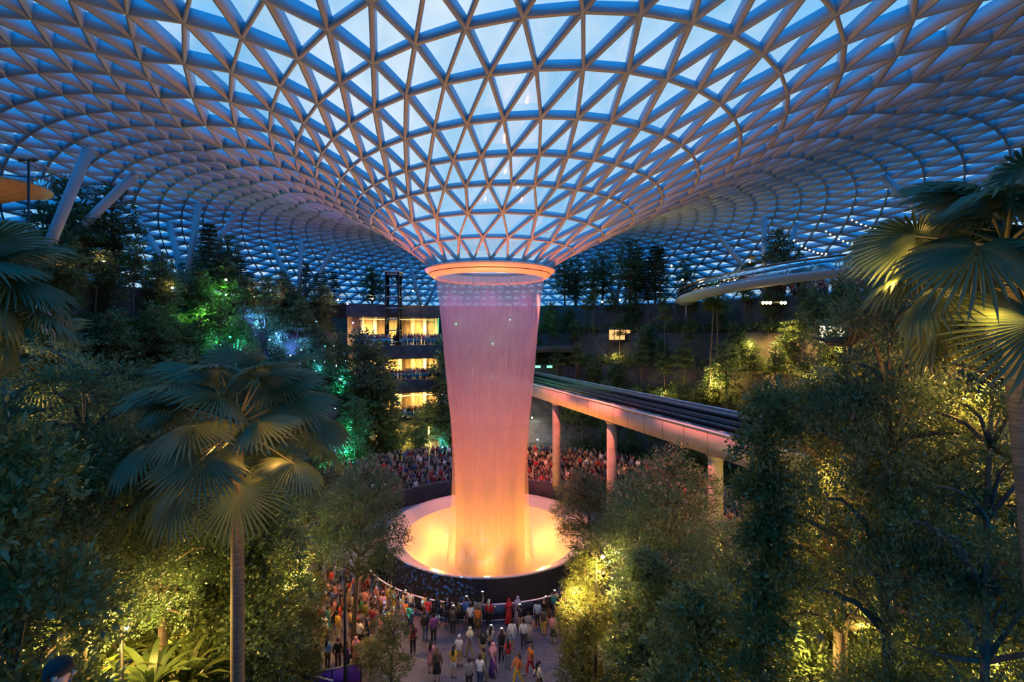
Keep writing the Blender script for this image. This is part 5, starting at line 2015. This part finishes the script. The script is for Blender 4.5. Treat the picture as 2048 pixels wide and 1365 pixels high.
for (x, y, z, face, v, c_) in rest:
    V, Fs, ms = flat[v]
    a = -math.radians(face)
    ca, sa = math.cos(a), math.sin(a)
    W = np.c_[V[:, 0] * ca - V[:, 1] * sa + x, V[:, 0] * sa + V[:, 1] * ca + y, V[:, 2] + z]
    n0 = cb.n
    mp_ = {0: 0, 1: 3 + TOPC.index(c_), 2: 1, 3: 2}
    for f, m_ in zip(Fs, ms):
        cb.f.append(f + n0)
        cb.m.append(np.full(len(m_), mp_[int(m_[0])], dtype=np.int32))
    cb.v.append(W.astype(np.float32))
    cb.n += len(W)
tag(cb.build('crowd', cmats, None, True), 'the rest of the packed crowd on the rear steps, balconies and garden edge', 'crowd', kind='stuff')

# ------------------------------------------------------------------ small things on the plaza
# stroller
x, y = foot(708, 1306)
st = tag(empty('stroller', (x + .35, y + .55, 0), .4), 'dark stroller pushed by the person in white tee', 'stroller')
b = MB()
for sx in (-.2, .2):
    b.tube(np.array([[sx, -.45, 1.0], [sx, -.1, .55], [sx, .35, .12]]), .015, 6).tube(np.array([[sx, -.35, .1], [sx, .1, .6]]), .015, 6)
b.tube(np.array([[-.2, -.45, 1.0], [.2, -.45, 1.0]]), .018, 6)
b.build('stroller_frame', M['rail'], st, True)
MB().sphere((0, .05, .52), (.22, .34, .16), 12, 8).build('stroller_seat', M['dcloth'], st, True)
MB().lathe([(.0, .95), (.15, .92), (.24, .80), (.25, .68)], 14, (0, -.02)).build('stroller_hood', M['dcloth'], st, True)
for sx in (-.22, .22):
    for sy in (-.35, .36):
        V, F = tube(np.array([[sx - .015, sy, .10], [sx + .015, sy, .10]]), .10, 12)
        mk('wheel', V, F, M['dark'], st)
# balloons
for (px, py, Y, c_, lab) in [(676, 1131, 34.5, 'red', 'round red balloon above the left plaza crowd'), (632, 1327, 27.2, 'teal', 'round green balloon at left above the purple banner')]:
    p = at(px, py, Y)
    e = tag(empty('balloon', p), lab, 'balloon')
    MB().lathe([(0, .24), (.12, .21), (.19, .10), (.195, 0), (.15, -.13), (.06, -.23), (.02, -.27), (.035, -.30), (0, -.30)], 18).build('balloon_skin', pmat('balloon_' + c_, (.75, .03, .04) if c_ == 'red' else (.03, .45, .25), .25), e, True)
    MB().tube(np.array([[0, 0, -.29], [.03, 0, -.7], [0, .02, max(-p[2] + .9, -1.4)]]), .006, 4).build('string', M['rail'], e)
# purple banner fence, bottom left of the plaza
A, B = foot(605, 1392), foot(722, 1366)
d = np.array(B) - np.array(A)
ln = float(np.linalg.norm(d))
e = tag(empty('banner_fence', (A[0], A[1], 0), math.atan2(d[1], d[0])), 'low purple banner fence with a rail at the bottom left of the plaza', 'fence')
MB().box((ln / 2, 0, .52), (ln, .04, .9)).build('banner', pmat('purple_banner', (.16, .04, .42), .5, 0, .6, 1.2), e)
MB().box((ln / 2, 0, 1.02), (ln + .1, .07, .06)).build('fence_rail', M['rail'], e)
for k in range(5):
    MB().box((ln * k / 4, 0, .51), (.06, .06, 1.02)).build('fence_post', M['dark'], e)
for k, (pa, pb) in enumerate([((600, 1346), (665, 1362)), ((596, 1356), (652, 1374))]):
    Pa, Pb = at(*pa, 23.4), at(*pb, 22.6)
    tag(MB().tube(np.array([Pa, Pb]), .035, 8).build('hand_rail', pmat('brass_rail%d' % k, (.75, .62, .42), .35, .3)), ['upper', 'lower'][k] + ' of two slanting pale rails left of the purple banner', 'rail')
    for q in (Pa, Pb):
        MB().tube(np.array([[q[0], q[1], 0], [q[0], q[1], q[2]]]), .03, 6).build('rail_post', M['rail'], bpy.data.objects['hand_rail' if k == 0 else 'hand_rail.001'])
# near spectator on a walkway at the bottom left
wk = MB().box((-5.2, 4.1, 13.15), (7, 2.6, .3)).build('floor_walkway', M['concrete'])
struct(wk, 'walkway just below the camera at bottom left')
MB().box((-5.2, 4.1, 9.5), (1.2, 1.2, 7.1)).build('walkway_pier', M['concrete'], wk)
x, y, z = at(86, 1306, 4.25)
o = person(x, y, 70, 'hold', 'shirt', 'navy', 'trousers', 'black', 'short', 'dark haired person in navy shirt looking at a phone, bottom left corner', z=13.3, h=(z - 13.45) / 1.70, hairc='ink')
o.rotation_euler = (-math.radians(13), 0, -math.radians(70))
o.location.x -= .33
o.location.z += .03
phone_at(o, 'hold', 'lit phone in the hands of the near person at bottom left')

for tx, ty in ((8.5, 38), (11.0, 28), (12.6, 23.5), (5.0, 47)):  # added spots, standing in for orange waterfall light on the side panels
    lamp('added_guideway_fill', (VX + 5.2 * .8, VY - 5.2 * .6, 22.3), (1, .20, .10), 30000, .15, 30, (tx - 1.5, ty, 11.8), 1)

# yellow lit planted pillar and path at the foot of the balconies
t = math.radians(-19)
e = tag(empty('light_column', (VX + 33.0 * math.sin(t), VY + 33.0 * math.cos(t), 0)), 'tall yellow lit planted pillar at the foot of the balconies', 'pillar')
MB().box((0, 0, 2.2), (1.3, .8, 4.4)).build('pillar_core', M['darkwall'], e)
MB().box((.1, -.44, 2.3), (.22, .06, 4.0)).build('light_strip', emat('strip_glow', (1, .72, .18), 7), e)
V, F = sprigs(np.c_[rg.uniform(-.7, .7, 160), rg.uniform(-.5, -.42, 160), rg.uniform(.2, 4.4, 160)], rg.normal(0, 1, (160, 3)) + np.array([0, -1.2, 0]), 4, .3, .2, .5, rg)
mk('pillar_leaves', V, F, M['leaf_bright'], e)
lamp('column_light', (VX + 32.2 * math.sin(t), VY + 31.6 * math.cos(t), 2.0), WARM, 500, .2)
P0, P1 = np.array(edge_pt(-20, 0, 24.5)), np.array([VX + 33.0 * math.sin(math.radians(-24)), VY + 33.0 * math.cos(math.radians(-24))])
struct(MB().tube(np.array([[*P0, .02], [*((P0 + P1) / 2 + [-.6, 0]), .3], [*P1, .6]]), [.9, .8, .7], 12).build('floor_ramp', M['cream']), 'pale path rising to the lowest balcony')
# blue dappled projector on the bowl wall
li = lamp('gobo_projector', (-7.6, 23.2, 5.2), (.06, .38, 1), 15000, .02, 40, (-5.6, 32.4, .9), .4)
ln_ = li.data
ln_.use_nodes = True
nt = ln_.node_tree
em = [n for n in nt.nodes if n.type == 'EMISSION'][0]
tc_ = N(nt, 'ShaderNodeTexCoord')
vz = N(nt, 'ShaderNodeTexVoronoi')
vz.inputs['Scale'].default_value = 42
mr_ = N(nt, 'ShaderNodeMapRange')
mr_.inputs['From Min'].default_value = .45
mr_.inputs['From Max'].default_value = .12
nt.links.new(tc_.outputs['Normal'], vz.inputs['Vector'])
nt.links.new(vz.outputs['Distance'], mr_.inputs['Value'])
nt.links.new(mr_.outputs[0], em.inputs['Strength'])

# tiny lights twinkling among the trees of the left slope
FR = random.Random(9)
TW = [('blue', emat('twinkle_blue', (.15, .4, 1), 14)), ('teal', emat('twinkle_teal', (.05, 1, .7), 12)), ('white', emat('twinkle_white', (.8, .9, 1), 14))]
tw_me = {n_: mesh_of(MB().sphere((0, 0, 0), .10, 8, 6), 'bulb', m_) for n_, m_ in TW}
for k in range(56):
    px, py = FR.uniform(460, 745), FR.uniform(640, 950)
    if py < 640 + (745 - px) * 0 or (px < 600 and py > 760):
        continue
    h = ray_hill(px, py, 40, .8 + FR.random() * 1.5)
    if h[1] > 85:
        continue
    n_ = FR.choice(['blue', 'blue', 'teal', 'white'])
    o = bpy.data.objects.new('twinkle_light', tw_me[n_])
    COL.objects.link(o)
    o.location = h
    row = 'upper' if py < 740 else 'middle' if py < 850 else 'lower'
    tag(o, f'tiny {n_} light among the dark trees on the {row} slope left of the waterfall', 'lamp', f'tiny {n_} lights on the {row} left slope')

# spots added under the funnel ring to tint the bowl rim warm
for k in range(6):
    t = (k + .5) * 2 * PI / 6
    s_, c_ = math.sin(t), math.cos(t)
    lamp('added_rim_wash', (VX + 5.3 * s_, VY + 5.3 * c_, 22.7), (1, .24, .07), 17000, .1, 26, (VX + 8.0 * s_, VY + 8.0 * c_, 1.6), 1)

lamp('added_face_fill', (x + .75, y + .25, 14.0), (1, .45, .16), 30, .1)  # added lamp without a fixture, warms the near person's face
